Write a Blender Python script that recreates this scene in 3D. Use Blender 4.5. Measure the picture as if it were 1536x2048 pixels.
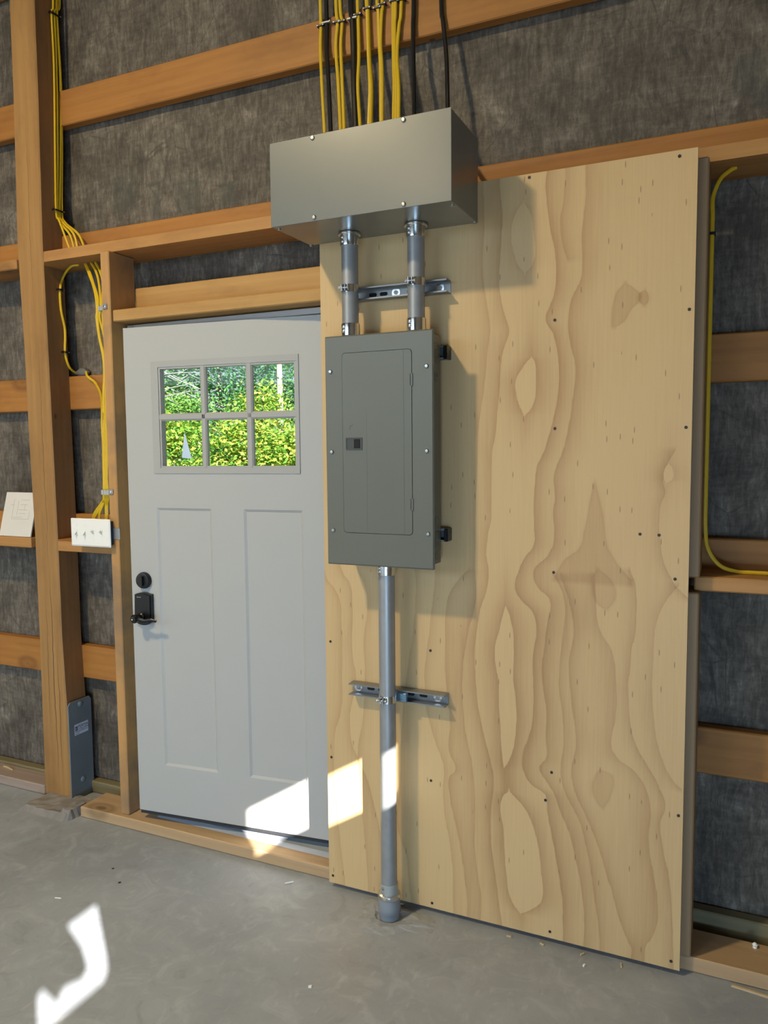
import bpy, bmesh, math, random
import numpy as np
from mathutils import Vector, Matrix, noise as mnoise
random.seed(7)
for o in list(bpy.data.objects): bpy.data.objects.remove(o)
SC = bpy.context.scene
COL = SC.collection

# ---------------------------------------------------------------- camera
CAM_POS = Vector((1.350848, -2.418292, 1.621185))
YAW, PITCH, ROLL, FPX = -0.431485, -0.080664, -0.009042, 1549.2526
fw = Vector((math.sin(YAW)*math.cos(PITCH), math.cos(YAW)*math.cos(PITCH), math.sin(PITCH)))
rt = Vector((math.cos(YAW), -math.sin(YAW), 0)); up = rt.cross(fw)
rt, up = rt*math.cos(ROLL)+up*math.sin(ROLL), up*math.cos(ROLL)-rt*math.sin(ROLL)
cam = bpy.data.cameras.new('camera'); camo = bpy.data.objects.new('camera', cam); COL.objects.link(camo)
cam.sensor_fit = 'HORIZONTAL'; cam.sensor_width = 36; cam.lens = 36*FPX/1536; cam.clip_start = .02
m = Matrix((rt, up, -fw)).transposed().to_4x4(); m.translation = CAM_POS
camo.matrix_world = m
SC.camera = camo

# ---------------------------------------------------------------- light and exposure
SC.view_settings.view_transform = 'Standard'; SC.view_settings.look = 'None'
SC.view_settings.gamma = 1; SC.view_settings.use_curve_mapping = False
SC.view_settings.exposure = 0.0
SUN_DIR = Vector((-1.2, 1.0, -0.72)).normalized()
w = bpy.data.worlds.new('world'); SC.world = w; w.use_nodes = True
nt = w.node_tree; bg = nt.nodes['Background']
sky = nt.nodes.new('ShaderNodeTexSky'); sky.sky_type = 'NISHITA'; sky.sun_disc = False
sky.sun_elevation = math.radians(24.8); sky.sun_rotation = math.atan2(1.2, -1.0)
nt.links.new(sky.outputs[0], bg.inputs[0]); bg.inputs[1].default_value = 0.10
def light(name, typ, loc, direction, energy, color, **kw):
    l = bpy.data.lights.new(name, typ); l.energy = energy; l.color = color
    for k, v in kw.items(): setattr(l, k, v)
    o = bpy.data.objects.new(name, l); COL.objects.link(o); o.location = loc
    o.rotation_euler = Vector(direction).to_track_quat('-Z', 'Y').to_euler()
    return o
light('sun', 'SUN', (8, -8, 6), SUN_DIR, 32.0, (1, .96, .90), angle=math.radians(.4))
# daylight entering through the open overhead door in the back wall
light('daylight_door', 'AREA', (-3.0, -7.2, 2.95), (.10, .30, -.95), 250, (.60, .80, 1.0), shape='RECTANGLE', size=4.6, size_y=2.2)
# cool fill from the low right; its unseen wall opening is added
light('cool_fill_right', 'AREA', (2.36, -5.2, .62), (-.50, .42, -.76), 235, (.42, .69, 1.0), shape='RECTANGLE', size=2.9, size_y=1.0)
def high_bay_light(o_loc, energy):
    light('high_bay_light', 'AREA', (o_loc[0], o_loc[1], o_loc[2]-.012), (0, 0, -1), energy, (1, .80, .46), shape='DISK', size=.26)

# ---------------------------------------------------------------- helpers: meshes
class MB:
    def __init__(s): s.v = []; s.f = []; s.sm = []; s.mi = []
    def add(s, vs, fs, smooth=False, mi=0):
        n = len(s.v); s.v += [tuple(v) for v in vs]
        for f in fs: s.f.append(tuple(i+n for i in f)); s.sm.append(smooth); s.mi.append(mi)
        return s
    def box(s, x0, x1, y0, y1, z0, z1, mi=0):
        vs = [(x, y, z) for z in (z0, z1) for y in (y0, y1) for x in (x0, x1)]
        return s.add(vs, [(0,2,3,1),(4,5,7,6),(0,1,5,4),(2,6,7,3),(0,4,6,2),(1,3,7,5)], False, mi)
    def bbox(s, x0, x1, y0, y1, z0, z1, b=.003, mi=0):
        """box with chamfered edges"""
        bm = bmesh.new(); bmesh.ops.create_cube(bm, size=1)
        for v in bm.verts:
            v.co = Vector((x0 if v.co.x < 0 else x1, y0 if v.co.y < 0 else y1, z0 if v.co.z < 0 else z1))
        bmesh.ops.bevel(bm, geom=bm.edges[:], offset=b, segments=1, affect='EDGES')
        bm.verts.index_update()
        s.add([v.co[:] for v in bm.verts], [tuple(v.index for v in f.verts) for f in bm.faces], False, mi); bm.free()
        return s
    def prism(s, poly, a, b, axis='y', smooth=False, mi=0):
        """poly in the two other axes, extruded between a and b; caps are n-gons"""
        def pt(p, t):
            return {'y': (p[0], t, p[1]), 'z': (p[0], p[1], t), 'x': (t, p[0], p[1])}[axis]
        n = len(poly); vs = [pt(p, a) for p in poly]+[pt(p, b) for p in poly]
        s.add(vs, [tuple(range(n))[::-1], tuple(range(n, 2*n))], False, mi)
        s.add(vs, [(i, (i+1) % n, n+(i+1) % n, n+i) for i in range(n)], smooth, mi)
        return s
    def ring(s, outer, inner, a, b, axis='y', mi=0):
        def pt(p, t):
            return {'y': (p[0], t, p[1]), 'z': (p[0], p[1], t), 'x': (t, p[0], p[1])}[axis]
        n = len(outer)
        vs = [pt(p, a) for p in outer]+[pt(p, a) for p in inner]+[pt(p, b) for p in outer]+[pt(p, b) for p in inner]
        fs = []
        for i in range(n):
            j = (i+1) % n
            fs += [(i, n+i, n+j, j), (2*n+i, 2*n+j, 3*n+j, 3*n+i), (i, j, 2*n+j, 2*n+i), (n+i, 3*n+i, 3*n+j, n+j)]
        return s.add(vs, fs, False, mi)
    def tube(s, pts, r, n=10, sub=5, cap=True, mi=0, flat=1.0):
        P = [Vector(p) for p in pts]
        if sub > 1 and len(P) > 2:
            Q = []
            for i in range(len(P)-1):
                a, b = P[i], P[i+1]; p0 = P[i-1] if i else a*2-b; p3 = P[i+2] if i+2 < len(P) else b*2-a
                for k in range(sub):
                    t = k/sub
                    Q.append(.5*((2*a)+(b-p0)*t+(2*p0-5*a+4*b-p3)*t*t+(3*a-p0-3*b+p3)*t**3))
            P = Q+[P[-1]]
        R = r if hasattr(r, '__len__') else [r]*len(P)
        if len(R) != len(P): R = list(np.interp(np.linspace(0, 1, len(P)), np.linspace(0, 1, len(R)), R))
        t0 = (P[1]-P[0]).normalized()
        u = t0.orthogonal().normalized() if abs(t0.y) > .9 else Vector((0, 1, 0)).cross(t0).normalized()
        vs = []; fs = []
        for i, p in enumerate(P):
            t = (P[min(i+1, len(P)-1)]-P[max(i-1, 0)]).normalized()
            u = (u-t*u.dot(t)).normalized(); v = t.cross(u)
            vs += [p+(u*math.cos(2*math.pi*k/n)+v*math.sin(2*math.pi*k/n)*flat)*R[i] for k in range(n)]
        for i in range(len(P)-1):
            for k in range(n):
                a = i*n+k; b = i*n+(k+1) % n; fs.append((a, b, b+n, a+n))
        s.add(vs, fs, True, mi)
        if cap: s.add(vs[:n], [tuple(range(n))[::-1]], False, mi); s.add(vs[-n:], [tuple(range(n))], False, mi)
        return s
    def lathe(s, prof, o=(0, 0, 0), axis='z', n=24, smooth=True, mi=0):
        """prof: (radius, height) pairs along axis; sharp where a pair is repeated"""
        def pt(r, h, a):
            c, q = r*math.cos(a), r*math.sin(a)
            v = {'z': (c, q, h), 'y': (c, h, -q), 'x': (h, c, q)}[axis]
            return (v[0]+o[0], v[1]+o[1], v[2]+o[2])
        for i in range(len(prof)-1):
            (r0, h0), (r1, h1) = prof[i], prof[i+1]
            vs = [pt(r0, h0, 2*math.pi*k/n) for k in range(n)]+[pt(r1, h1, 2*math.pi*k/n) for k in range(n)]
            s.add(vs, [(k, (k+1) % n, n+(k+1) % n, n+k) for k in range(n)], smooth, mi)
        if prof[0][0] > 1e-6: s.add([pt(prof[0][0], prof[0][1], 2*math.pi*k/n) for k in range(n)], [tuple(range(n))[::-1]], False, mi)
        if prof[-1][0] > 1e-6: s.add([pt(prof[-1][0], prof[-1][1], 2*math.pi*k/n) for k in range(n)], [tuple(range(n))], False, mi)
        return s
    def mesh(s, name, mats, off=(0, 0, 0), fix=True):
        me = bpy.data.meshes.new(name)
        me.from_pydata([(x-off[0], y-off[1], z-off[2]) for x, y, z in s.v], [], s.f)
        me.polygons.foreach_set('use_smooth', s.sm); me.polygons.foreach_set('material_index', s.mi)
        for mt in (mats if isinstance(mats, (list, tuple)) else [mats]): me.materials.append(mt)
        if fix:
            bm = bmesh.new(); bm.from_mesh(me)
            bmesh.ops.remove_doubles(bm, verts=bm.verts, dist=1e-5)
            bmesh.ops.recalc_face_normals(bm, faces=bm.faces)
            for e in bm.edges:
                if len(e.link_faces) == 2 and e.calc_face_angle(0) > .55: e.smooth = False
            bm.to_mesh(me); bm.free()
        me.update(); return me
BASE = {}
def tag(o, label=None, cat=None, group=None, kind=None):
    if label: o['label'] = label
    if cat: o['category'] = cat
    if group: o['group'] = group
    if kind: o['kind'] = kind
    return o
def thing(name, loc, label, cat, group=None, kind=None, rot=0):
    o = bpy.data.objects.new(name, None); COL.objects.link(o); o.location = loc; o.rotation_euler = (0, 0, rot)
    o.empty_display_size = .1; BASE[o.name] = loc
    return tag(o, label, cat, group, kind)
def put(name, mb, mats, parent=None, local=False, label=None, cat=None, group=None, kind=None, fix=True):
    """one mesh object; top-level ones get their origin at the middle of their base"""
    if parent is None:
        a = np.array(mb.v); off = ((a[:, 0].min()+a[:, 0].max())/2, (a[:, 1].min()+a[:, 1].max())/2, a[:, 2].min())
        off = tuple(float(x) for x in off)
    else: off = (0, 0, 0) if local else BASE[parent.name]
    o = bpy.data.objects.new(name, mb.mesh(name, mats, off, fix)); COL.objects.link(o)
    if parent is None: o.location = off; BASE[o.name] = off
    else: o.parent = parent; BASE[o.name] = BASE[parent.name]
    return tag(o, label, cat, group, kind)
def inst(name, me, parent, loc, rot=(0, 0, 0), local=False, kind=None):
    o = bpy.data.objects.new(name, me); COL.objects.link(o); o.parent = parent
    b = (0, 0, 0) if local else BASE[parent.name]
    o.location = (loc[0]-b[0], loc[1]-b[1], loc[2]-b[2]); o.rotation_euler = rot
    BASE[o.name] = BASE[parent.name]
    return o
def rrect(x0, x1, z0, z1, r, n=5):
    out = []
    for cx, cz, a0 in ((x1-r, z1-r, 0), (x0+r, z1-r, 90), (x0+r, z0+r, 180), (x1-r, z0+r, 270)):
        for k in range(n+1):
            a = math.radians(a0+90*k/n); out.append((cx+r*math.cos(a), cz+r*math.sin(a)))
    return out

# ---------------------------------------------------------------- helpers: materials
class NT:
    def __init__(s, name):
        s.m = bpy.data.materials.new(name); s.m.use_nodes = True; s.t = s.m.node_tree
        s.b = s.t.nodes['Principled BSDF']
    def n(s, typ, **kw):
        x = s.t.nodes.new('ShaderNode'+typ)
        for k, v in kw.items():
            if k in x.inputs and not hasattr(x, k): s.set(x.inputs[k], v)
            else: setattr(x, k, v)
        return x
    def set(s, sock, v):
        if isinstance(v, bpy.types.NodeSocket): s.t.links.new(v, sock)
        else: sock.default_value = v
    def inp(s, node, i, v): s.set(node.inputs[i], v); return node
    def math(s, op, a, b=0.0, c=0.0, clamp=False):
        x = s.t.nodes.new('ShaderNodeMath'); x.operation = op; x.use_clamp = clamp
        s.set(x.inputs[0], a); s.set(x.inputs[1], b)
        if op in ('MULTIPLY_ADD', 'COMPARE', 'SMOOTH_MIN', 'SMOOTH_MAX'): s.set(x.inputs[2], c)
        return x.outputs[0]
    def mix(s, fac, a, b, blend='MIX'):
        x = s.t.nodes.new('ShaderNodeMix'); x.data_type = 'RGBA'; x.blend_type = blend
        s.set(x.inputs[0], fac)
        for i, v in ((6, a), (7, b)):
            s.set(x.inputs[i], v if isinstance(v, bpy.types.NodeSocket) else (*v, 1) if len(v) == 3 else v)
        return x.outputs[2]
    def ramp(s, fac, stops, interp='LINEAR'):
        x = s.t.nodes.new('ShaderNodeValToRGB'); x.color_ramp.interpolation = interp
        el = x.color_ramp.elements
        while len(el) < len(stops): el.new(.5)
        for e, (p, c) in zip(el, stops):
            e.position = p; e.color = (c, c, c, 1) if not hasattr(c, '__len__') else (*c, 1)
        s.set(x.inputs[0], fac); return x.outputs[0]
    def noise(s, vec, scale, detail=4, rough=.55, dist=0.0):
        x = s.t.nodes.new('ShaderNodeTexNoise')
        s.set(x.inputs['Vector'], vec); x.inputs['Scale'].default_value = scale; x.inputs['Detail'].default_value = detail
        x.inputs['Roughness'].default_value = rough; x.inputs['Distortion'].default_value = dist
        return x.outputs[0]
    def vscale(s, vec, sc, loc=(0, 0, 0)):
        x = s.t.nodes.new('ShaderNodeMapping'); s.set(x.inputs[0], vec); x.inputs[3].default_value = sc; x.inputs[1].default_value = loc
        return x.outputs[0]
    def coords(s, rand=True):
        tc = s.t.nodes.new('ShaderNodeTexCoord'); v = tc.outputs['Object']
        if rand:
            oi = s.t.nodes.new('ShaderNodeObjectInfo')
            x = s.t.nodes.new('ShaderNodeVectorMath'); x.operation = 'MULTIPLY_ADD'
            s.set(x.inputs[0], oi.outputs['Random']); x.inputs[1].default_value = (17, 23, 31); s.set(x.inputs[2], v)
            v = x.outputs[0]
        return v
    def bump(s, h, strength=.3, dist=.002):
        x = s.t.nodes.new('ShaderNodeBump'); x.inputs['Strength'].default_value = strength; x.inputs['Distance'].default_value = dist
        s.set(x.inputs['Height'], h); s.t.links.new(x.outputs[0], s.b.inputs['Normal'])
    def out(s, col=None, rough=None, metal=None):
        if col is not None: s.set(s.b.inputs['Base Color'], col if isinstance(col, bpy.types.NodeSocket) else (*col, 1))
        if rough is not None: s.set(s.b.inputs['Roughness'], rough)
        if metal is not None: s.set(s.b.inputs['Metallic'], metal)
        return s.m
def flat(name, col, rough=.5, metal=0.0, vary=.12, scale=30, bump=.0):
    """plain paint, plastic or metal with faint mottling"""
    t = NT(name); v = t.coords(); n = t.noise(v, scale, 4)
    f = t.math('MULTIPLY_ADD', n, 2*vary, 1-vary)
    c = t.mix(1.0, col, t.n('CombineColor').outputs[0], 'MULTIPLY')
    cc = [x for x in t.t.nodes if x.bl_idname == 'ShaderNodeCombineColor'][0]
    for i in range(3): t.set(cc.inputs[i], f)
    if bump: t.bump(n, bump, .001)
    return t.out(c, t.math('MULTIPLY_ADD', n, .2, rough-.1), metal)
def wood(name, base, dark, axis='x', rough=.62, knots=True, scale=1.0, stain=None, cracks=None):
    t = NT(name); v0 = t.coords(False); v = t.coords(True)
    st = {'x': (.07, 1, 1), 'z': (1, 1, .07), 'y': (1, .07, 1)}[axis]
    warp = t.noise(t.vscale(v, tuple(x*1.0+.25*(x < .5) for x in st)), 3*scale, 2)
    a = t.noise(t.vscale(v, st), 14*scale, 5, .6, .8)
    b = t.noise(t.vscale(v, tuple(x*(1 if x > .5 else .35) for x in st)), 120*scale, 3)
    rings = t.n('TexWave'); rings.wave_type = 'RINGS'; rings.rings_direction = axis.upper()
    t.set(rings.inputs['Vector'], t.vscale(v, tuple(x*(1 if x > .5 else .5) for x in st), (.09, .09, .09)))
    rings.inputs['Scale'].default_value = 11*scale; rings.inputs['Distortion'].default_value = 5
    rings.inputs['Detail'].default_value = 2; rings.inputs['Detail Scale'].default_value = 1.2
    f = t.math('ADD', t.math('MULTIPLY', a, .75), t.math('MULTIPLY', rings.outputs[1], .10))
    f = t.math('ADD', f, t.math('MULTIPLY', b, .25))
    col = t.mix(t.ramp(f, [(.38, 0), (.85, 1)]), base, dark)
    big = t.noise(t.vscale(v, st), 2.2, 2)
    col = t.mix(t.ramp(big, [(.35, 0), (.75, .35)]), col, tuple(min(1, x*1.25) for x in base))
    if knots:
        vo = t.n('TexVoronoi'); vo.feature = 'F1'
        t.set(vo.inputs['Vector'], t.vscale(v, tuple(1.0 if x > .5 else .55 for x in st))); vo.inputs['Scale'].default_value = 2.6
        d = t.math('ADD', vo.outputs['Distance'], t.math('MULTIPLY', t.math('SUBTRACT', warp, .5), .10))
        col = t.mix(t.ramp(d, [(.030, .8), (.055, .25), (.085, .5), (.13, 0)]), col, tuple(x*.38 for x in dark))
        pv = t.n('TexVoronoi'); pv.feature = 'F1'; pv.inputs['Scale'].default_value = 9
        t.set(pv.inputs['Vector'], t.vscale(v, tuple(1.0 if x > .5 else .6 for x in st)))
        ps = t.n('SeparateColor'); t.set(ps.inputs[0], pv.outputs['Color'])
        pk = t.math('MULTIPLY', t.ramp(pv.outputs['Distance'], [(.045, 1), (.085, 0)]), t.math('GREATER_THAN', ps.outputs[0], .80))
        col = t.mix(t.math('MULTIPLY', pk, .75), col, tuple(x*.25 for x in dark))
        bl = t.noise(t.vscale(v, tuple(1.0 if x > .5 else .4 for x in st)), 7, 4, .65)
        col = t.mix(t.ramp(bl, [(.50, 0), (.72, .45)]), col, tuple(x*.75 for x in dark))
    if stain:
        sn = t.noise(v, 3.2, 4, .6); col = t.mix(t.ramp(sn, [(.45, 0), (.62, stain[3])]), col, stain[:3])
    h = f
    if cracks:
        sx = t.n('SeparateXYZ'); t.set(sx.inputs[0], v0)
        for (x0, z0, z1, wd) in cracks:
            nz = t.noise(t.vscale(v0, (0, 0, 1), (x0*9, 0, 0)), 2.6, 4, .6)
            off = t.math('ABSOLUTE', t.math('SUBTRACT', sx.outputs[0], t.math('MULTIPLY_ADD', nz, .05, x0-.025)))
            zz = t.math('MULTIPLY', t.math('SUBTRACT', sx.outputs[2], (z0+z1)/2), 2/(z1-z0))
            wz = t.math('MULTIPLY', t.math('SUBTRACT', 1.0, t.math('MULTIPLY', zz, zz)), wd)
            k = t.math('LESS_THAN', off, wz); col = t.mix(t.math('MULTIPLY', k, .85), col, (.03, .015, .007))
    t.bump(h, .25, .0015)
    return t.out(col, rough)

# ---------------------------------------------------------------- materials
M = {}
M['girt'] = wood('pine_girt', (.385, .165, .032), (.25, .092, .015), 'x')
M['stud'] = wood('pine_stud', (.46, .235, .072), (.32, .14, .04), 'z', knots=False)
M['studstain'] = wood('stained_stud', (.45, .245, .085), (.32, .155, .05), 'z', knots=False, stain=(.16, .12, .085, .6))
M['header'] = wood('pine_header', (.47, .275, .09), (.36, .18, .05), 'x')
M['shelf'] = wood('pine_shelf', (.42, .21, .062), (.29, .125, .032), 'x')
M['plate'] = wood('pine_plate', (.43, .29, .16), (.31, .19, .09), 'x')
M['oldplate'] = wood('grey_plate', (.34, .26, .21), (.22, .165, .14), 'x')
M['skirt'] = wood('treated_skirt', (.20, .165, .085), (.11, .09, .05), 'x', knots=False)
M['post'] = wood('post_wood', (.36, .195, .062), (.25, .12, .034), 'z', cracks=[(.008, .05, 1.15, .0022), (-.03, .25, 1.0, .0012), (.035, .1, .75, .0016), (.0, 1.0, 2.15, .0012), (-.02, 2.2, 3.1, .0009)])
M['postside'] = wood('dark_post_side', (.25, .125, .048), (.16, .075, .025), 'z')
M['edge'] = wood('pale_stud', (.33, .21, .11), (.25, .15, .07), 'z', knots=False)
M['grey'] = flat('panel_grey_paint', (.118, .122, .100), .38, 0, .04, 8)
M['boxgrey'] = flat('box_grey_paint', (.108, .119, .112), .40, 0, .04, 8)
M['boxgrey'].node_tree.nodes['Principled BSDF'].inputs['Coat Weight'].default_value = .9
M['boxgrey'].node_tree.nodes['Principled BSDF'].inputs['Coat Roughness'].default_value = .24
M['white'] = flat('door_white_paint', (.405, .40, .385), .45, 0, .02, 6)
M['trimwhite'] = flat('door_lite_white', (.36, .35, .33), .4, 0, .02, 6)
M['jamb'] = flat('jamb_primer', (.42, .40, .39), .5, 0, .05, 8)
M['switch'] = flat('switch_plate_white', (.78, .77, .73), .35, 0, .02)
M['black'] = flat('black_hardware', (.004, .004, .0045), .30, 0, .2)
M['blackcable'] = flat('black_cable_jacket', (.010, .009, .009), .38, 0, .2)
M['dark'] = flat('dark_void', (.006, .006, .006), .8, 0, .2)
M['bluebox'] = flat('dark_blue_plastic', (.015, .022, .045), .5, 0, .2)
M['yellow'] = flat('yellow_cable_jacket', (.62, .40, .012), .42, 0, .08, 60)
M['screw'] = flat('zinc_screw', (.42, .42, .40), .32, 1.0, .2, 200)
M['darkscrew'] = flat('dark_screw', (.035, .022, .018), .5, .3, .2, 200)
M['galv'] = flat('galvanised_steel', (.315, .322, .328), .42, .45, .16, 26)
M['strut'] = flat('strut_steel', (.235, .24, .245), .38, .5, .16, 26)
M['chrome'] = flat('bright_zinc', (.68, .69, .69), .16, 1.0, .10, 40)
M['bracket'] = flat('galvanised_bracket', (.16, .20, .235), .42, .25, .22, 10)
M['pvc'] = flat('grey_pvc', (.20, .22, .245), .55, 0, .12, 14)
M['staple'] = flat('blue_black_staple', (.012, .011, .035), .4, 0, .2)
M['nail'] = flat('bright_nail', (.75, .75, .75), .2, 1.0, .1)
M['paper'] = flat('note_paper', (.62, .575, .52), .8, 0, .05, 12)
M['pencil'] = flat('pencil_line', (.36, .34, .32), .8, 0, .1)
M['label'] = flat('white_sticker', (.50, .55, .66), .5, 0, .03)
M['ink'] = flat('navy_ink', (.012, .03, .10), .6, 0, .1)
M['sweep'] = flat('door_sweep_rubber', (.02, .022, .026), .6, 0, .15)
M['threshold'] = flat('blue_flashing', (.36, .385, .44), .55, 0, .15, 12)
M['chip'] = flat('white_litter', (.8, .79, .76), .6, 0, .05)
M['woodchip'] = flat('wood_chip', (.52, .38, .22), .8, 0, .15)
M['concpier'] = flat('rough_concrete', (.22, .20, .185), .9, 0, .35, 22, .5)
M['mortar'] = flat('pale_mortar', (.285, .30, .318), .9, 0, .3, 45, .6)
M['siding'] = flat('steel_siding', (.16, .16, .17), .5, .2, .05)
M['wallpale'] = flat('dark_lined_wall', (.17, .145, .12), .8, 0, .2, 3)
M['ceil'] = flat('ceiling_liner', (.34, .31, .27), .7, 0, .06, 3)
M['lamphousing'] = flat('lamp_housing', (.05, .05, .05), .5, .3, .1)
M['light_blocker'] = flat('light_blocker', (.30, .20, .11), .9, 0, .1, 10)
M['bark'] = flat('tree_bark', (.16, .15, .135), .9, 0, .35, 18, .5)
M['twig'] = flat('bare_grey_twig', (.20, .20, .185), .8, 0, .2, 18)
M['tarp'] = flat('pale_blue_tarp', (.075, .095, .12), .6, 0, .1, 6)
M['dirtground'] = flat('leafy_ground', (.10, .12, .05), .95, 0, .4, 3)
def leafmat(name, stops):
    t = NT(name)
    geo = t.t.nodes.new('ShaderNodeNewGeometry')
    col = t.ramp(geo.outputs['Random Per Island'], stops)
    t.out(col, .5)
    tr = t.t.nodes.new('ShaderNodeBsdfTranslucent'); t.set(tr.inputs[0], col)
    mx = t.t.nodes.new('ShaderNodeMixShader'); mx.inputs[0].default_value = .3
    t.t.links.new(t.b.outputs[0], mx.inputs[1]); t.t.links.new(tr.outputs[0], mx.inputs[2])
    t.t.links.new(mx.outputs[0], t.t.nodes['Material Output'].inputs[0])
    return t.m
M['leaf_green'] = leafmat('leaf_green', [(0, (.025, .10, .035)), (.5, (.06, .21, .065)), (1, (.15, .34, .11))])
M['leaf_mid'] = leafmat('leaf_mid', [(0, (.05, .16, .03)), (.6, (.13, .30, .045)), (1, (.26, .40, .07))])
M['leaf_yellow'] = leafmat('leaf_yellow', [(0, (.09, .25, .03)), (.5, (.20, .38, .045)), (.85, (.38, .42, .06)), (1, (.46, .32, .09))])
def glassmat():
    t = NT('thin_pane_glass'); tr = t.n('BsdfTransparent'); gl = t.n('BsdfGlossy'); gl.inputs['Roughness'].default_value = .02
    tr.inputs[0].default_value = (.97, .985, .98, 1)
    fr = t.n('Fresnel'); fr.inputs[0].default_value = 1.18
    mx = t.n('MixShader'); t.set(mx.inputs[0], fr.outputs[0]); t.t.links.new(tr.outputs[0], mx.inputs[1]); t.t.links.new(gl.outputs[0], mx.inputs[2])
    t.t.links.new(mx.outputs[0], t.t.nodes['Material Output'].inputs[0]); return t.m
M['glass'] = glassmat()
def lampglow():
    t = NT('lamp_glow'); e = t.n('Emission'); e.inputs[0].default_value = (1, .85, .6, 1); e.inputs[1].default_value = 6
    t.t.links.new(e.outputs[0], t.t.nodes['Material Output'].inputs[0]); return t.m
M['lampglow'] = lampglow()
def concrete():
    t = NT('trowelled_concrete'); v = t.coords(False)
    a = t.noise(v, 1.6, 6, .62, .6); b = t.noise(v, 9, 5, .65, 1.2); c = t.noise(t.vscale(v, (1, .35, 1)), 34, 4, .6)
    col = t.mix(t.ramp(a, [(.3, 0), (.72, 1)]), (.228, .248, .278), (.325, .350, .388))
    col = t.mix(t.ramp(b, [(.5, 0), (.78, .55)]), col, (.41, .44, .485))
    col = t.mix(t.ramp(b, [(.25, .5), (.42, 0)]), col, (.17, .184, .194))
    col = t.mix(t.ramp(c, [(.60, 0), (.74, .35)]), col, (.46, .46, .45))
    t.bump(t.math('ADD', t.math('MULTIPLY', b, .6), t.math('MULTIPLY', c, .4)), .25, .002)
    return t.out(col, t.ramp(a, [(.3, .42), (.7, .6)]))
M['floor'] = concrete()
def wrapmat():
    t = NT('grey_house_wrap'); v = t.coords(False)
    sx = t.n('SeparateXYZ'); t.set(sx.inputs[0], v)
    warp = t.n('TexNoise'); t.set(warp.inputs['Vector'], v); warp.inputs['Scale'].default_value = 5; warp.inputs['Detail'].default_value = 3
    va = t.n('VectorMath'); va.operation = 'MULTIPLY_ADD'; t.set(va.inputs[0], warp.outputs['Color']); va.inputs[1].default_value = (.05, 0, .05); t.set(va.inputs[2], v)
    a = t.noise(va.outputs[0], 4.5, 7, .68, .4)
    b = t.noise(t.vscale(va.outputs[0], (1, 1, .22)), 60, 6, .75, .3)
    b2 = t.noise(t.vscale(va.outputs[0], (.25, 1, 1)), 60, 5, .75, .3)
    f = t.math('ADD', t.math('MULTIPLY', a, .46), t.math('ADD', t.math('MULTIPLY', b, .42), t.math('MULTIPLY', b2, .18)))
    col = t.ramp(f, [(.40, (.033, .026, .019)), (.51, (.084, .069, .053)), (.60, (.162, .136, .107)), (.71, (.38, .34, .28))])
    vo = t.n('TexVoronoi'); vo.feature = 'DISTANCE_TO_EDGE'; vo.inputs['Scale'].default_value = 9
    t.set(vo.inputs['Vector'], t.vscale(va.outputs[0], (1, 1, .45)))
    col = t.mix(t.math('MULTIPLY', t.ramp(vo.outputs[0], [(0, 1), (.02, 0)]), t.ramp(a, [(.42, 0), (.6, .55)])), col, (.025, .021, .018))
    # faint dark green print showing through the sheet
    g = None
    PR = PRINT_BLOCKS
    for (cx, cz, hx, hz) in PR:
        cx += 1.89   # the sheet's coordinates start at the middle of the wall
        dx = t.math('SUBTRACT', hx, t.math('ABSOLUTE', t.math('SUBTRACT', sx.outputs[0], cx)))
        dz = t.math('SUBTRACT', hz, t.math('ABSOLUTE', t.math('SUBTRACT', sx.outputs[2], cz)))
        k = t.math('MULTIPLY', t.math('MINIMUM', dx, dz), 60, clamp=True)
        g = k if g is None else t.math('MAXIMUM', g, k)
    col = t.mix(t.math('MULTIPLY', g, t.ramp(b, [(.35, .62), (.7, .25)])), col, (.050, .058, .046))
    t.bump(t.math('ADD', f, t.math('MULTIPLY', vo.outputs[0], .5)), .55, .006)
    return t.out(col, .72)
PRINT_BLOCKS = [(-1.15, 2.76, .075, .09), (-.97, 2.71, .03, .08), (-.80, 2.70, .07, .075), (-.60, 2.68, .05, .05),
                (1.345, 2.76, .05, .07), (1.40, 2.70, .06, .05), (1.45, 2.78, .05, .04)]
M['wrap'] = wrapmat()
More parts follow.
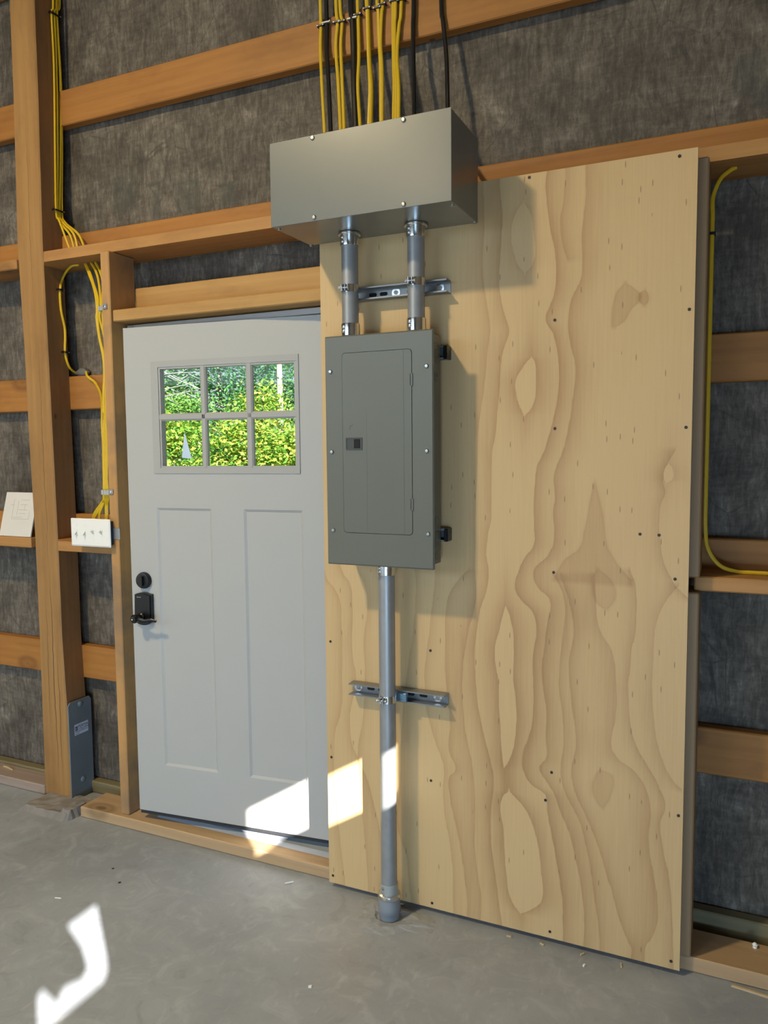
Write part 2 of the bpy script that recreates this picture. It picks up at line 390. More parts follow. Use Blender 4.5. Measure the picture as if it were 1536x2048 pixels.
DATA = {"C":{"E1":[-1,[[0.591,2.433],[0.594,2.325],[0.591,2.155],[0.605,2.076],[0.615,1.997],[0.607,1.919],[0.595,1.808],[0.582,1.729],[0.574,1.616],[0.569,1.486],[0.567,1.355],[0.565,1.223],[0.569,1.123],[0.544,1.02],[0.522,0.865],[0.53,0.694],[0.557,0.543],[0.566,0.44],[0.566,0.265],[0.587,0.11]]],"E2":[-1,[[0.646,2.44],[0.653,2.318],[0.644,2.15],[0.652,2.087],[0.667,2.024],[0.678,1.989],[0.664,1.947],[0.653,1.901],[0.648,1.806],[0.637,1.728],[0.629,1.648],[0.622,1.616],[0.619,1.536],[0.618,1.455],[0.619,1.39],[0.609,1.34],[0.604,1.274],[0.611,1.226],[0.603,1.151],[0.588,1.105],[0.569,0.999],[0.564,0.917],[0.574,0.786],[0.592,0.686],[0.614,0.604],[0.631,0.521],[0.621,0.416],[0.62,0.346],[0.632,0.227],[0.646,0.125],[0.661,0.023]]],"E4":[1,[[0.793,2.463],[0.791,2.389],[0.8,2.314],[0.817,2.223],[0.821,2.11],[0.806,2.059],[0.79,2.015],[0.814,1.975],[0.828,1.921],[0.835,1.852],[0.831,1.784],[0.821,1.723],[0.806,1.661],[0.786,1.599],[0.77,1.568],[0.763,1.521],[0.758,1.457],[0.76,1.378],[0.759,1.314],[0.732,1.273],[0.71,1.223],[0.7,1.174],[0.721,1.134],[0.754,1.101],[0.769,1.049],[0.76,0.957],[0.762,0.883],[0.761,0.772],[0.753,0.71],[0.728,0.607],[0.731,0.571],[0.758,0.525],[0.804,0.505],[0.811,0.441],[0.829,0.357],[0.845,0.261],[0.859,0.169],[0.864,0.076],[0.865,0.016]]],"E5":[1,[[0.91,2.459],[0.908,2.358],[0.899,2.258],[0.896,2.126],[0.871,2.068],[0.864,2.009],[0.872,1.933],[0.884,1.873],[0.884,1.827],[0.876,1.767],[0.866,1.691],[0.853,1.63],[0.836,1.576],[0.822,1.537],[0.825,1.459],[0.819,1.427],[0.824,1.364],[0.821,1.317],[0.799,1.273],[0.768,1.247],[0.76,1.218],[0.773,1.179],[0.813,1.141],[0.806,1.068],[0.794,0.983],[0.789,0.935],[0.795,0.851],[0.805,0.778],[0.802,0.687],[0.806,0.625],[0.784,0.588],[0.8,0.557],[0.831,0.513],[0.849,0.461],[0.88,0.393],[0.904,0.304],[0.92,0.216],[0.93,0.093],[0.93,0.022]]],"E6":[1,[[0.82,1.222],[0.86,1.145],[0.855,1.037],[0.845,0.935],[0.846,0.844],[0.856,0.774],[0.859,0.676],[0.851,0.603],[0.855,0.554],[0.879,0.497],[0.912,0.435],[0.936,0.35],[0.948,0.284],[0.961,0.194],[0.977,0.105],[0.981,0.026]]],"E7":[1,[[0.844,1.223],[0.881,1.111],[0.888,1.058],[0.875,0.951],[0.88,0.862],[0.891,0.779],[0.898,0.671],[0.886,0.609],[0.896,0.531],[0.932,0.458],[0.967,0.379],[0.997,0.289],[1.021,0.209],[1.044,0.129],[1.077,0.052]]],"E8":[-1,[[0.951,1.229],[0.954,1.152],[0.964,1.065],[1.004,0.999],[1.017,0.925],[1.018,0.783],[1.008,0.699],[1.025,0.662],[1.075,0.629],[1.113,0.575],[1.127,0.502],[1.123,0.414],[1.136,0.327],[1.151,0.24],[1.152,0.15],[1.118,0.068]]],"E9":[-1,[[1.058,1.251],[1.073,1.191],[1.073,1.074],[1.062,0.988],[1.055,0.871],[1.066,0.756],[1.086,0.7],[1.125,0.637],[1.152,0.582],[1.17,0.534],[1.156,0.479],[1.167,0.393],[1.184,0.308],[1.196,0.192],[1.202,0.075]]],"E10":[-1,[[1.197,1.214],[1.152,1.15],[1.132,1.092],[1.126,0.966],[1.127,0.852],[1.138,0.755],[1.155,0.682],[1.184,0.624],[1.218,0.593]]],"E12":[-1,[[1.175,1.612],[1.152,1.553],[1.145,1.516],[1.151,1.487],[1.141,1.459],[1.136,1.399],[1.14,1.338],[1.15,1.283],[1.177,1.224],[1.226,1.172]]],"E3":[1,[[0.849,2.462],[0.845,2.367],[0.834,2.31],[0.847,2.22],[0.858,2.189]]],"E14":[-1,[[-0.002,1.208],[0.011,1.155],[0.039,1.128],[0.061,1.08],[0.064,1.004],[0.068,0.892],[0.065,0.794],[0.066,0.737],[0.054,0.659],[0.037,0.605],[0.027,0.491],[0.033,0.341],[0.047,0.191],[0.066,0.042]]],"E13":[-1,[[0.063,1.221],[0.075,1.182],[0.102,1.146],[0.111,1.064],[0.107,0.896],[0.12,0.821],[0.095,0.65],[0.104,0.559],[0.139,0.491],[0.161,0.439],[0.191,0.333],[0.218,0.227],[0.238,0.082]]],"E15":[1,[[0.113,1.233],[0.129,1.207],[0.165,1.125],[0.168,1.051],[0.153,0.936],[0.158,0.841],[0.145,0.657],[0.126,0.544],[0.131,0.447],[0.137,0.311],[0.153,0.178],[0.16,0.054]]],"E16":[1,[[0.348,1.245],[0.353,1.119],[0.343,1.002],[0.322,0.86],[0.303,0.716],[0.29,0.461],[0.281,0.282],[0.309,0.193],[0.322,0.092],[0.329,0.029]]],"E17":[1,[[0.425,1.232],[0.419,1.124],[0.407,1.034],[0.391,0.925],[0.386,0.779],[0.404,0.676],[0.44,0.581],[0.455,0.54],[0.451,0.447],[0.458,0.356],[0.476,0.267],[0.488,0.176],[0.488,0.069]]],"E18":[1,[[0.539,1.221],[0.504,1.182],[0.478,1.142],[0.465,1.092],[0.46,0.967],[0.459,0.877],[0.47,0.771],[0.477,0.687],[0.473,0.599],[0.496,0.533],[0.475,0.506],[0.476,0.434],[0.499,0.327],[0.521,0.22],[0.537,0.081]]]},"O":{"eyeA":[[[0.749,1.906],[0.721,1.873],[0.698,1.833],[0.7,1.789],[0.712,1.749],[0.728,1.722]],[[0.749,1.906],[0.762,1.882],[0.765,1.833],[0.761,1.779],[0.748,1.743],[0.728,1.722]]],"eyeB":[[[0.669,1.112],[0.647,1.036],[0.632,0.962],[0.644,0.851],[0.648,0.757],[0.655,0.665],[0.666,0.565]],[[0.669,1.112],[0.685,1.071],[0.698,0.968],[0.695,0.9],[0.705,0.79],[0.706,0.691],[0.689,0.608],[0.666,0.565]]],"eyeC":[[[0.681,0.492],[0.656,0.457],[0.663,0.348],[0.672,0.222],[0.689,0.128],[0.722,0.079]],[[0.681,0.492],[0.715,0.466],[0.754,0.418],[0.781,0.328],[0.791,0.249],[0.795,0.147],[0.765,0.105],[0.722,0.079]]],"eyeD":[[[0.723,2.377],[0.694,2.343],[0.682,2.284],[0.689,2.23],[0.703,2.19],[0.727,2.165]],[[0.723,2.377],[0.745,2.336],[0.754,2.275],[0.758,2.222],[0.749,2.185],[0.727,2.165]]],"eyeE":[[[1.159,1.575],[1.149,1.556],[1.145,1.536],[1.154,1.515]],[[1.159,1.575],[1.171,1.553],[1.171,1.527],[1.154,1.515]]],"arch":[[[0.948,1.518],[0.931,1.445],[0.916,1.368],[0.902,1.312],[0.859,1.271],[0.821,1.206]],[[0.948,1.518],[0.963,1.461],[0.976,1.4],[0.984,1.339],[1.003,1.291],[1.062,1.221]]],"K1":[[[1.027,2.104],[1.004,2.079],[0.995,2.046],[0.99,2.014],[0.989,1.979]],[[1.027,2.104],[1.056,2.084],[1.073,2.062],[1.045,2.024],[1.024,1.99],[0.989,1.979]]],"K1b":[[[1.084,2.079],[1.064,2.063],[1.07,2.042],[1.084,2.037]],[[1.084,2.079],[1.095,2.063],[1.094,2.043],[1.084,2.037]]],"K2":[[[0.975,0.615],[0.957,0.585],[0.951,0.545],[0.961,0.514],[0.987,0.489]],[[0.975,0.615],[1.008,0.608],[1.016,0.589],[1.009,0.539],[0.987,0.489]]],"K3":[[[0.959,1.245],[0.946,1.214],[0.952,1.151],[0.99,1.126]],[[0.959,1.245],[0.999,1.217],[1.015,1.171],[0.99,1.126]]]},"screws":[[1.171,2.443],[0.739,2.449],[1.206,2.013],[0.821,2.012],[1.204,1.677],[0.824,1.681],[1.183,1.231],[0.824,1.23],[1.207,0.511],[0.823,0.58],[1.195,0.045],[0.822,0.042],[0.016,0.048],[0.407,0.937],[0.409,0.038],[0.407,0.48],[0.017,0.5],[0.02,0.931],[1.082,1.361],[1.136,1.36],[0.804,0.484]],"top":{"Y1":[[-0.116,0.238,3.789],[-0.114,0.238,3.289],[-0.113,0.238,3.199],[-0.114,0.234,3.114],[-0.097,0.211,2.961],[-0.081,0.195,2.802],[-0.069,0.175,2.702],[-0.027,0.1,2.6],[0.009,0.0,2.535]],"B1":[[-0.092,0.238,3.783],[-0.089,0.238,3.283],[-0.088,0.238,3.2],[-0.088,0.234,3.108],[-0.071,0.214,2.975],[-0.055,0.195,2.797],[-0.043,0.175,2.697],[-0.001,0.1,2.6],[0.035,0.0,2.535]],"Y2":[[-0.058,0.238,3.774],[-0.049,0.238,3.274],[-0.043,0.238,3.195],[-0.05,0.235,3.107],[-0.031,0.214,2.967],[-0.014,0.195,2.794],[-0.002,0.175,2.694],[0.04,0.1,2.6],[0.076,0.0,2.535]],"Y3":[[-0.045,0.238,3.77],[-0.032,0.238,3.27],[-0.024,0.238,3.193],[-0.029,0.235,3.106],[-0.014,0.214,2.963],[0.001,0.195,2.795],[0.013,0.175,2.695],[0.055,0.1,2.6],[0.091,0.0,2.535]],"B2":[[0.001,0.238,3.759],[0.012,0.238,3.259],[0.018,0.238,3.193],[0.025,0.231,3.062],[0.036,0.21,2.934],[0.048,0.195,2.795],[0.06,0.175,2.695],[0.102,0.1,2.6],[0.138,0.0,2.535]],"Y4":[[0.037,0.238,3.752],[0.04,0.238,3.252],[0.042,0.238,3.201],[0.047,0.231,3.057],[0.051,0.211,2.939],[0.066,0.195,2.794],[0.078,0.175,2.694],[0.12,0.1,2.6],[0.156,0.0,2.535]],"Y5":[[0.065,0.238,3.744],[0.076,0.238,3.244],[0.079,0.238,3.215],[0.086,0.231,3.049],[0.101,0.209,2.922],[0.102,0.195,2.793],[0.114,0.175,2.693],[0.156,0.1,2.6],[0.192,0.0,2.535]],"Y5b":[[0.066,0.238,3.743],[0.079,0.238,3.243],[0.083,0.238,3.212],[0.09,0.231,3.048],[0.108,0.209,2.92],[0.111,0.195,2.793],[0.123,0.175,2.693],[0.165,0.1,2.6],[0.201,0.0,2.535]],"Y6":[[0.109,0.238,3.734],[0.119,0.238,3.234],[0.122,0.238,3.205],[0.126,0.236,3.09],[0.137,0.222,2.987],[0.149,0.195,2.791],[0.161,0.175,2.691],[0.203,0.1,2.6],[0.239,0.0,2.535]],"Y7":[[0.141,0.238,3.729],[0.139,0.238,3.229],[0.139,0.238,3.214],[0.132,0.236,3.089],[0.144,0.22,2.978],[0.154,0.195,2.792],[0.166,0.175,2.692],[0.208,0.1,2.6],[0.244,0.0,2.535]],"Y8":[[0.184,0.238,3.719],[0.182,0.238,3.219],[0.181,0.238,3.136],[0.186,0.228,3.013],[0.197,0.207,2.902],[0.199,0.195,2.792],[0.211,0.175,2.692],[0.253,0.1,2.6],[0.289,0.0,2.535]],"Y8b":[[0.197,0.238,3.717],[0.191,0.238,3.217],[0.187,0.238,3.135],[0.193,0.227,3.012],[0.206,0.207,2.9],[0.209,0.195,2.791],[0.221,0.175,2.691],[0.263,0.1,2.6],[0.299,0.0,2.535]],"Y9":[[0.226,0.238,3.711],[0.214,0.238,3.211],[0.205,0.238,3.13],[0.199,0.23,3.025],[0.215,0.207,2.898],[0.219,0.195,2.79],[0.231,0.175,2.69],[0.273,0.1,2.6],[0.309,0.0,2.535]],"B3":[[0.266,0.238,3.7],[0.261,0.238,3.2],[0.258,0.238,3.118],[0.263,0.227,2.997],[0.273,0.205,2.887],[0.278,0.195,2.793],[0.29,0.175,2.693],[0.332,0.1,2.6],[0.368,0.0,2.535]],"B4":[[0.353,0.238,3.675],[0.364,0.238,3.175],[0.37,0.238,3.109],[0.386,0.228,2.988],[0.398,0.205,2.878],[0.403,0.195,2.793],[0.415,0.175,2.693],[0.457,0.1,2.6],[0.493,0.0,2.535]]},"tst":{"Y1":[-0.112,3.196],"B1":[-0.087,3.202],"Y2":[-0.043,3.194],"Y3":[-0.023,3.191],"B2":[0.02,3.192],"Y4":[0.042,3.2],"Y5":[0.08,3.213],"Y6":[0.121,3.205],"Y7":[0.14,3.213],"Y8":[0.185,3.214],"Y9":[0.214,3.21]},"postL":[[-1.598,3.591],[-1.609,3.2],[-1.627,2.566],[-1.613,2.107],[-1.609,1.679],[-1.599,1.219],[-1.599,0.769],[-1.607,-0.0]],"postR":[[-1.452,3.556],[-1.461,3.172],[-1.473,2.547],[-1.467,2.098],[-1.462,1.677],[-1.457,1.225],[-1.458,0.782],[-1.428,0.001]],"L1":[[-1.444,0.227,3.6],[-1.445,0.216,3.539],[-1.45,0.222,3.32],[-1.457,0.215,2.962],[-1.462,0.211,2.698],[-1.439,0.204,2.654],[-1.407,0.197,2.594],[-1.356,0.19,2.526]],"L2":[[-1.444,0.244,3.609],[-1.444,0.23,3.545],[-1.45,0.236,3.326],[-1.457,0.229,2.967],[-1.462,0.219,2.7],[-1.434,0.21,2.639],[-1.372,0.2,2.579],[-1.335,0.19,2.523]],"L3":[[-1.444,0.252,3.613],[-1.444,0.243,3.546],[-1.451,0.254,3.265],[-1.457,0.246,2.973],[-1.462,0.231,2.707],[-1.435,0.217,2.65],[-1.355,0.204,2.583],[-1.315,0.19,2.525]],"L4":[[-1.444,0.264,3.619],[-1.444,0.246,3.547],[-1.451,0.259,3.263],[-1.457,0.255,2.975],[-1.462,0.245,2.711],[-1.427,0.227,2.647],[-1.328,0.208,2.576],[-1.273,0.19,2.525]],"S1":[[-1.281,0.19,2.449],[-1.219,0.15,2.385],[-1.157,0.11,2.321],[-1.12,0.085,2.26],[-1.118,0.085,2.211],[-1.122,0.085,2.179],[-1.112,0.085,2.105],[-1.093,0.085,2.016],[-1.091,0.085,1.942],[-1.1,0.085,1.861],[-1.111,0.085,1.693],[-1.118,0.085,1.448],[-1.146,0.1,1.404],[-1.188,0.1,1.36],[-1.202,0.1,1.327]],"S2":[[-1.277,0.19,2.448],[-1.213,0.15,2.387],[-1.152,0.11,2.32],[-1.11,0.085,2.259],[-1.113,0.085,2.21],[-1.116,0.085,2.172],[-1.107,0.085,2.096],[-1.089,0.085,2.024],[-1.087,0.085,1.942],[-1.097,0.085,1.861],[-1.103,0.085,1.693],[-1.112,0.085,1.448],[-1.135,0.1,1.404],[-1.174,0.1,1.36],[-1.193,0.1,1.327]],"S3":[[-1.246,0.19,2.45],[-1.178,0.15,2.389],[-1.124,0.11,2.318],[-1.096,0.085,2.235],[-1.101,0.085,2.209],[-1.104,0.085,2.177],[-1.089,0.085,2.124],[-1.08,0.085,2.074],[-1.08,0.085,2.006],[-1.087,0.085,1.839],[-1.094,0.085,1.692],[-1.107,0.085,1.448],[-1.135,0.1,1.404],[-1.16,0.1,1.36],[-1.164,0.1,1.328]],"S4":[[-1.221,0.19,2.447],[-1.153,0.15,2.381],[-1.104,0.11,2.319],[-1.086,0.085,2.263],[-1.089,0.085,2.208],[-1.087,0.085,2.176],[-1.084,0.085,2.123],[-1.081,0.085,2.03],[-1.078,0.085,1.86],[-1.086,0.085,1.692],[-1.101,0.085,1.449],[-1.124,0.1,1.394],[-1.127,0.1,1.329]],"S5":[[-1.361,0.25,1.984],[-1.336,0.235,1.96],[-1.295,0.235,1.933],[-1.237,0.2,1.896],[-1.187,0.16,1.861],[-1.111,0.085,1.798],[-1.114,0.085,1.693],[-1.093,0.085,1.449],[-1.115,0.1,1.394],[-1.119,0.1,1.329]],"loop":[[-1.316,0.19,2.45],[-1.364,0.19,2.44],[-1.463,0.239,2.416],[-1.462,0.215,2.352],[-1.461,0.215,2.263],[-1.46,0.232,2.176],[-1.459,0.226,2.085],[-1.458,0.232,2.041],[-1.458,0.25,2.006],[-1.458,0.284,1.987]]}
def plymat():
    """rotary-cut pine face veneer: latewood edges follow traced grain lines (float curves over height)"""
    t = NT('plywood_face'); v = t.coords(False)
    sx = t.n('SeparateXYZ'); t.set(sx.inputs[0], v)
    fine = t.noise(t.vscale(v, (1, 1, .10)), 95, 4, .65); mid = t.noise(t.vscale(v, (1, 1, .2)), 22, 3, .6)
    big = t.noise(t.vscale(v, (1, 1, .35)), 3.0, 3, .5)
    X = t.math('ADD', t.math('ADD', sx.outputs[0], .61), t.math('ADD', t.math('MULTIPLY_ADD', fine, .009, -.0045), t.math('MULTIPLY_ADD', mid, .013, -.0065)))
    Z = t.math('ADD', sx.outputs[2], .02)
    ZN = t.math('DIVIDE', Z, 2.5)
    def curve(pts, outside):
        n = t.n('FloatCurve'); c = n.mapping.curves[0]; n.mapping.extend = 'HORIZONTAL'
        P = sorted((max(0, min(1, z/2.5)), max(0, min(1, (x+.2)/1.6))) for x, z in pts)
        Q = [P[0]]
        for p in P[1:]:
            if p[0]-Q[-1][0] > .002: Q.append(p)
        c.points[0].location = Q[0]; c.points[1].location = Q[-1]
        for q in Q[1:-1]: c.points.new(*q)
        for p in c.points: p.handle_type = 'AUTO'
        n.mapping.use_clip = False; n.mapping.update()
        t.set(n.inputs[1], ZN)
        z0, z1 = Q[0][0]*2.5, Q[-1][0]*2.5
        if outside and z0 < .22: z0 = -1
        if outside and z1 > 2.28: z1 = 9
        inside = t.math('MULTIPLY', t.math('MULTIPLY', t.math('SUBTRACT', Z, z0-.012), 70, clamp=True), t.math('MULTIPLY', t.math('SUBTRACT', z1+.012, Z), 70, clamp=True))
        return t.math('MULTIPLY_ADD', n.outputs[0], 1.6, -.2), inside
    tot = None
    amp = dict(E1=.55, E2=.8, E4=.95, E5=.75, E6=.6, E7=.65, E8=.6, E9=.7, E10=.55, E12=.6, E3=.5, E13=.6, E14=.5, E15=.55, E16=.5, E17=.55, E18=.6)
    wid = dict(E4=.030, E2=.028, E1=.026, E5=.034, E6=.020, E7=.020, E8=.045, E9=.022, E10=.028)
    def acc(k, tot):
        return k if tot is None else t.math('ADD', tot, k)
    for k, (side, pts) in DATA['C'].items():
        x, ins = curve(pts, 1)
        d = t.math('MULTIPLY', t.math('SUBTRACT', X, x), side)
        step = t.math('MULTIPLY', t.math('ADD', d, .0006), 700, clamp=True)
        fall = t.math('POWER', 2.718, t.math('MULTIPLY', d, -1/wid.get(k, .024)))
        line = t.math('POWER', 2.718, t.math('MULTIPLY', t.math('ABSOLUTE', d), -450.0))
        s_ = t.math('MULTIPLY', t.math('MULTIPLY', step, t.math('MINIMUM', fall, 1.0)), amp[k])
        s_ = t.math('MULTIPLY', t.math('ADD', s_, t.math('MULTIPLY', line, .12)), ins)
        tot = acc(s_, tot)
    # closed eyes, knots and the arch: (inside amount, halo amount, halo width)
    ov = dict(eyeA=(-.9, .95, .036), eyeB=(-.8, 1.0, .034), eyeC=(-.8, .95, .036), eyeD=(-.5, .5, .03), eyeE=(-.6, .6, .03),
              arch=(.42, .0, .02), K1=(.45, .0, .01), K1b=(.55, 0, .01), K2=(.30, .0, .01), K3=(.30, .0, .01))
    keep = None
    for k, (a, b) in DATA['O'].items():
        xl, i1 = curve(a, 0); xr, i2 = curve(b, 0)
        d = t.math('MINIMUM', t.math('SUBTRACT', X, xl), t.math('SUBTRACT', xr, X))
        inn = t.math('MULTIPLY', t.math('MULTIPLY', d, 500, clamp=True), i1)
        io, ho, hw = ov[k]
        if ho:
            za, zb = min(z for _, z in a), max(z for _, z in a)
            dz = t.math('MAXIMUM', t.math('MAXIMUM', t.math('SUBTRACT', za+.01, Z), t.math('SUBTRACT', Z, zb-.01)), 0.0)
            dd = t.math('MINIMUM', t.math('SUBTRACT', d, t.math('MULTIPLY', dz, .42)), 0.0)
            halo = t.math('MULTIPLY', t.math('POWER', 2.718, t.math('DIVIDE', dd, hw)), ho)
            tot = acc(t.math('MULTIPLY', halo, t.math('SUBTRACT', 1.0, inn)), tot)
            keep_k = t.math('MULTIPLY_ADD', inn, -1.0, 1.0)
            keep = keep_k if keep is None else t.math('MULTIPLY', keep, keep_k)
        else:
            edge = t.math('MULTIPLY', t.math('POWER', 2.718, t.math('MULTIPLY', t.math('ABSOLUTE', d), -260.0)), t.math('MULTIPLY', i1, .35))
            tot = acc(t.math('ADD', t.math('MULTIPLY', inn, io), edge), tot)
    tot = t.math('MULTIPLY', t.math('MULTIPLY', tot, keep), .85)
    tot = t.math('ADD', tot, t.math('MULTIPLY_ADD', big, .55, -.22))
    streak = t.noise(t.vscale(v, (1, 1, .03)), 150, 3, .6)
    tot = t.math('ADD', tot, t.math('MULTIPLY_ADD', streak, .45, -.225))
    tot = t.math('MULTIPLY', tot, t.math('MULTIPLY_ADD', fine, .5, .75), clamp=True)
    col = t.mix(tot, (.575, .396, .192), (.375, .218, .090))
    # pitch flecks: short dark vertical dashes
    vo = t.n('TexVoronoi'); vo.feature = 'F1'; vo.inputs['Scale'].default_value = 15
    t.set(vo.inputs['Vector'], t.vscale(v, (1.6, 0, .5)))
    wn = t.n('SeparateColor'); t.set(wn.inputs[0], vo.outputs['Color'])
    pick = t.math('GREATER_THAN', wn.outputs[0], .72)
    lv = t.n('VectorMath'); lv.operation = 'SUBTRACT'; t.set(lv.inputs[0], t.vscale(v, (1.6*15, 0, .5*15)))
    vp = t.n('VectorMath'); vp.operation = 'SCALE'; t.set(vp.inputs[0], vo.outputs['Position']); vp.inputs['Scale'].default_value = 15
    t.set(lv.inputs[1], vp.outputs[0]); ls = t.n('SeparateXYZ'); t.set(ls.inputs[0], lv.outputs[0])
    el = t.math('ADD', t.math('POWER', t.math('DIVIDE', ls.outputs[0], .045), 2.0), t.math('POWER', t.math('DIVIDE', ls.outputs[2], .085), 2.0))
    fl = t.math('MULTIPLY', t.math('MULTIPLY', t.math('SUBTRACT', 1.0, el), 2.0, clamp=True), pick)
    col = t.mix(t.math('MULTIPLY', fl, .6), col, (.16, .095, .04))
    t.bump(fine, .12, .001)
    return t.out(col, t.math('MULTIPLY_ADD', fine, .15, .50))
M['ply'] = plymat()
M['plyedge'] = wood('plywood_edge', (.50, .36, .20), (.30, .19, .10), 'z', knots=False)

# ================================================================ THE SETTING
def struct(name, mb, mat, label=None, parent=None, fix=True):
    return put(name, mb, mat, parent, label=label, kind='structure', fix=fix)
XR, XL, YB, HC = 2.42, -6.2, -8.1, 4.75
struct('floor', MB().box(XL, XR, YB, .34, -.12, 0), M['floor'], 'grey trowelled concrete floor slab')
# house wrap: one crinkled sheet with the doorway cut out of it
DX0, DX1, DZ0, DZ1 = -1.0, .02, .047, 2.15
def wrap_sheet():
    nx, nz = 172, 96; mb = MB(); vs = []; fs = []
    xs = np.linspace(XL, XR, nx); zs = np.linspace(0.0, HC, nz)
    xs[np.argmin(abs(xs-DX0))] = DX0; xs[np.argmin(abs(xs-DX1))] = DX1
    zs[np.argmin(abs(zs-DZ0))] = DZ0; zs[np.argmin(abs(zs-DZ1))] = DZ1
    for z in zs:
        for x in xs:
            h = mnoise.noise((x*3.1, z*3.1, 0))*.007+mnoise.noise((x*11, z*7, 4))*.0025
            vs.append((x, .305+h, z))
    for j in range(nz-1):
        for i in range(nx-1):
            cx, cz = (xs[i]+xs[i+1])/2, (zs[j]+zs[j+1])/2
            if DX0 < cx < DX1 and DZ0 < cz < DZ1: continue
            a = j*nx+i; fs.append((a, a+1, a+nx+1, a+nx))
    return mb.add(vs, fs, True)
wf = struct('wall_front', MB().box(XL, DX0, .325, .35, 0, HC).box(DX1, XR, .325, .35, 0, HC).box(DX0, DX1, .325, .35, DZ1, HC).box(DX0, DX1, .325, .35, 0, DZ0), M['siding'], 'front wall of steel siding lined with dark grey house wrap')
put('house_wrap', wrap_sheet(), M['wrap'], wf, label='dark grey fibrous house wrap sheet', fix=False)
struct('ceiling', MB().box(XL, XR, YB, .35, HC, HC+.1), M['ceil'], 'pale liner ceiling high above the slab')
struct('wall_left', MB().box(XL-.1, XL, YB, .35, 0, HC), M['wallpale'], 'dark lined wall on the far left of the room')
# back wall with the big overhead doorway open
struct('wall_back', MB().box(XL, -5.7, YB-.1, YB, 0, HC).box(-.9, XR, YB-.1, YB, 0, HC).box(-5.7, -.9, YB-.1, YB, 3.5, HC), M['wallpale'], 'dark rear wall with a wide open overhead doorway')
# right wall with garage door lites
L1 = (-2.31, -1.76); L2 = (-3.62, -3.02); LZ = (1.664, 1.907)
mb = MB(); mb.box(XR-.02, XR+.05, YB, -6.7, 0, 1.15).box(XR-.02, XR+.05, -3.7, .35, 0, 1.15).box(XR-.02, XR+.05, YB, .35, 1.15, LZ[0]).box(XR-.02, XR+.05, YB, .35, LZ[1], HC)
for a, b in ((YB, L2[0]), (L2[1], L1[0]), (L1[1], .35)): mb.box(XR-.02, XR+.05, a, b, LZ[0], LZ[1])
struct('wall_right', mb, M['wallpale'], 'right wall with an added low opening and two small lites letting the low sun in')
for n, l in ((1, L1), (2, L2)):
    o = rrect(l[0]-.03, l[1]+.03, LZ[0]-.03, LZ[1]+.03, .05); i = rrect(l[0]+.003, l[1]-.003, LZ[0]+.003, LZ[1]-.003, .035)
    struct('window_%d' % n, MB().ring(o, i, XR-.032, XR-.02, 'x'), M['trimwhite'], 'rounded lite frame in the right wall, ' + ('nearer the plywood' if n == 1 else 'farther from the plywood'))
struct('ground', MB().box(-40, 40, .36, 60, -.4, -.15).box(-40, 40, -40, YB-.1, -.4, -.02), M['dirtground'], 'leafy ground outside the building')

# added unseen sheet over part of the far lite (shapes the patch of sun on the floor)
cb = [(-.516,-.868),(-.528,-.839),(-.442,-.865),(-.474,-.803),(-.451,-.756),(-.48,-.706),(-.572,-.639),(-.763,-.545),(-.789,-.514)]
def to_lite(px, py, X=XR-.04):
    s = (X-px)/1.2; return (py-s, s*.72)
edge = [to_lite(*p) for p in cb]
poly = edge + [(edge[-1][0], LZ[1]+.04), (L2[0]-.05, LZ[1]+.04), (L2[0]-.05, LZ[0]-.04), (edge[0][0]-.0, LZ[0]-.04)]
hy, hz_ = to_lite(-.759, -.632)
def sheet_with_hole(poly, hole, x0, x1):
    bm = bmesh.new(); es = []
    for loop in (poly, hole):
        vs = [bm.verts.new((x0, y, z)) for y, z in loop]
        es += [bm.edges.new((vs[i], vs[(i+1) % len(vs)])) for i in range(len(vs))]
    bmesh.ops.triangle_fill(bm, edges=es, use_beauty=True)
    r = bmesh.ops.extrude_face_region(bm, geom=bm.faces[:])
    for v in r['geom']:
        if isinstance(v, bmesh.types.BMVert): v.co.x = x1
    bm.verts.index_update()
    mb = MB().add([v.co[:] for v in bm.verts], [tuple(v.index for v in f.verts) for f in bm.faces]); bm.free(); return mb
tag(put('light_blocker_sheet', sheet_with_hole(poly, [(hy+.013*math.cos(k*math.pi/6), hz_+.012*math.sin(k*math.pi/6)) for k in range(12)], XR-.045, XR-.04), M['light_blocker']), 'added brown sheet blocking sun over half of the far lite', 'light_blocker')

# high-bay lamps on the ceiling; the rear one is added as unseen fill
for i, (lx, ly, e) in enumerate(((-1.14, -2.6, 150), (-1.6, -5.6, 25))):
    t = thing('high_bay_lamp', (lx, ly, 4.32), 'round black high-bay lamp hanging ' + ('over the doorway side of the room' if i == 0 else 'near the rear overhead door, added as fill'), 'lamp')
    put('housing', MB().lathe([(.0, 4.50), (.08, 4.50), (.09, 4.42), (.17, 4.40), (.18, 4.335), (.17, 4.33), (.17, 4.345), (0, 4.345)], (lx, ly, 0), 'z', 32), M['lamphousing'], t)
    put('hanging_rod', MB().lathe([(.008, 4.5), (.008, HC)], (lx, ly, 0), 'z', 10), M['galv'], t)
    put('lens', MB().lathe([(0, 4.343), (.165, 4.343), (.165, 4.336), (0, 4.336)], (lx, ly, 0), 'z', 32), M['lampglow'], t)
    high_bay_light((lx, ly, 4.33), e)

# ================================================================ TIMBER FRAMING
def board(name, x0, x1, y0, y1, z0, z1, mat, label, cat, b=.004, nails=()):
    o = put(name, MB().bbox(x0, x1, y0, y1, z0, z1, b), M[mat], label=label, cat=cat)
    return o
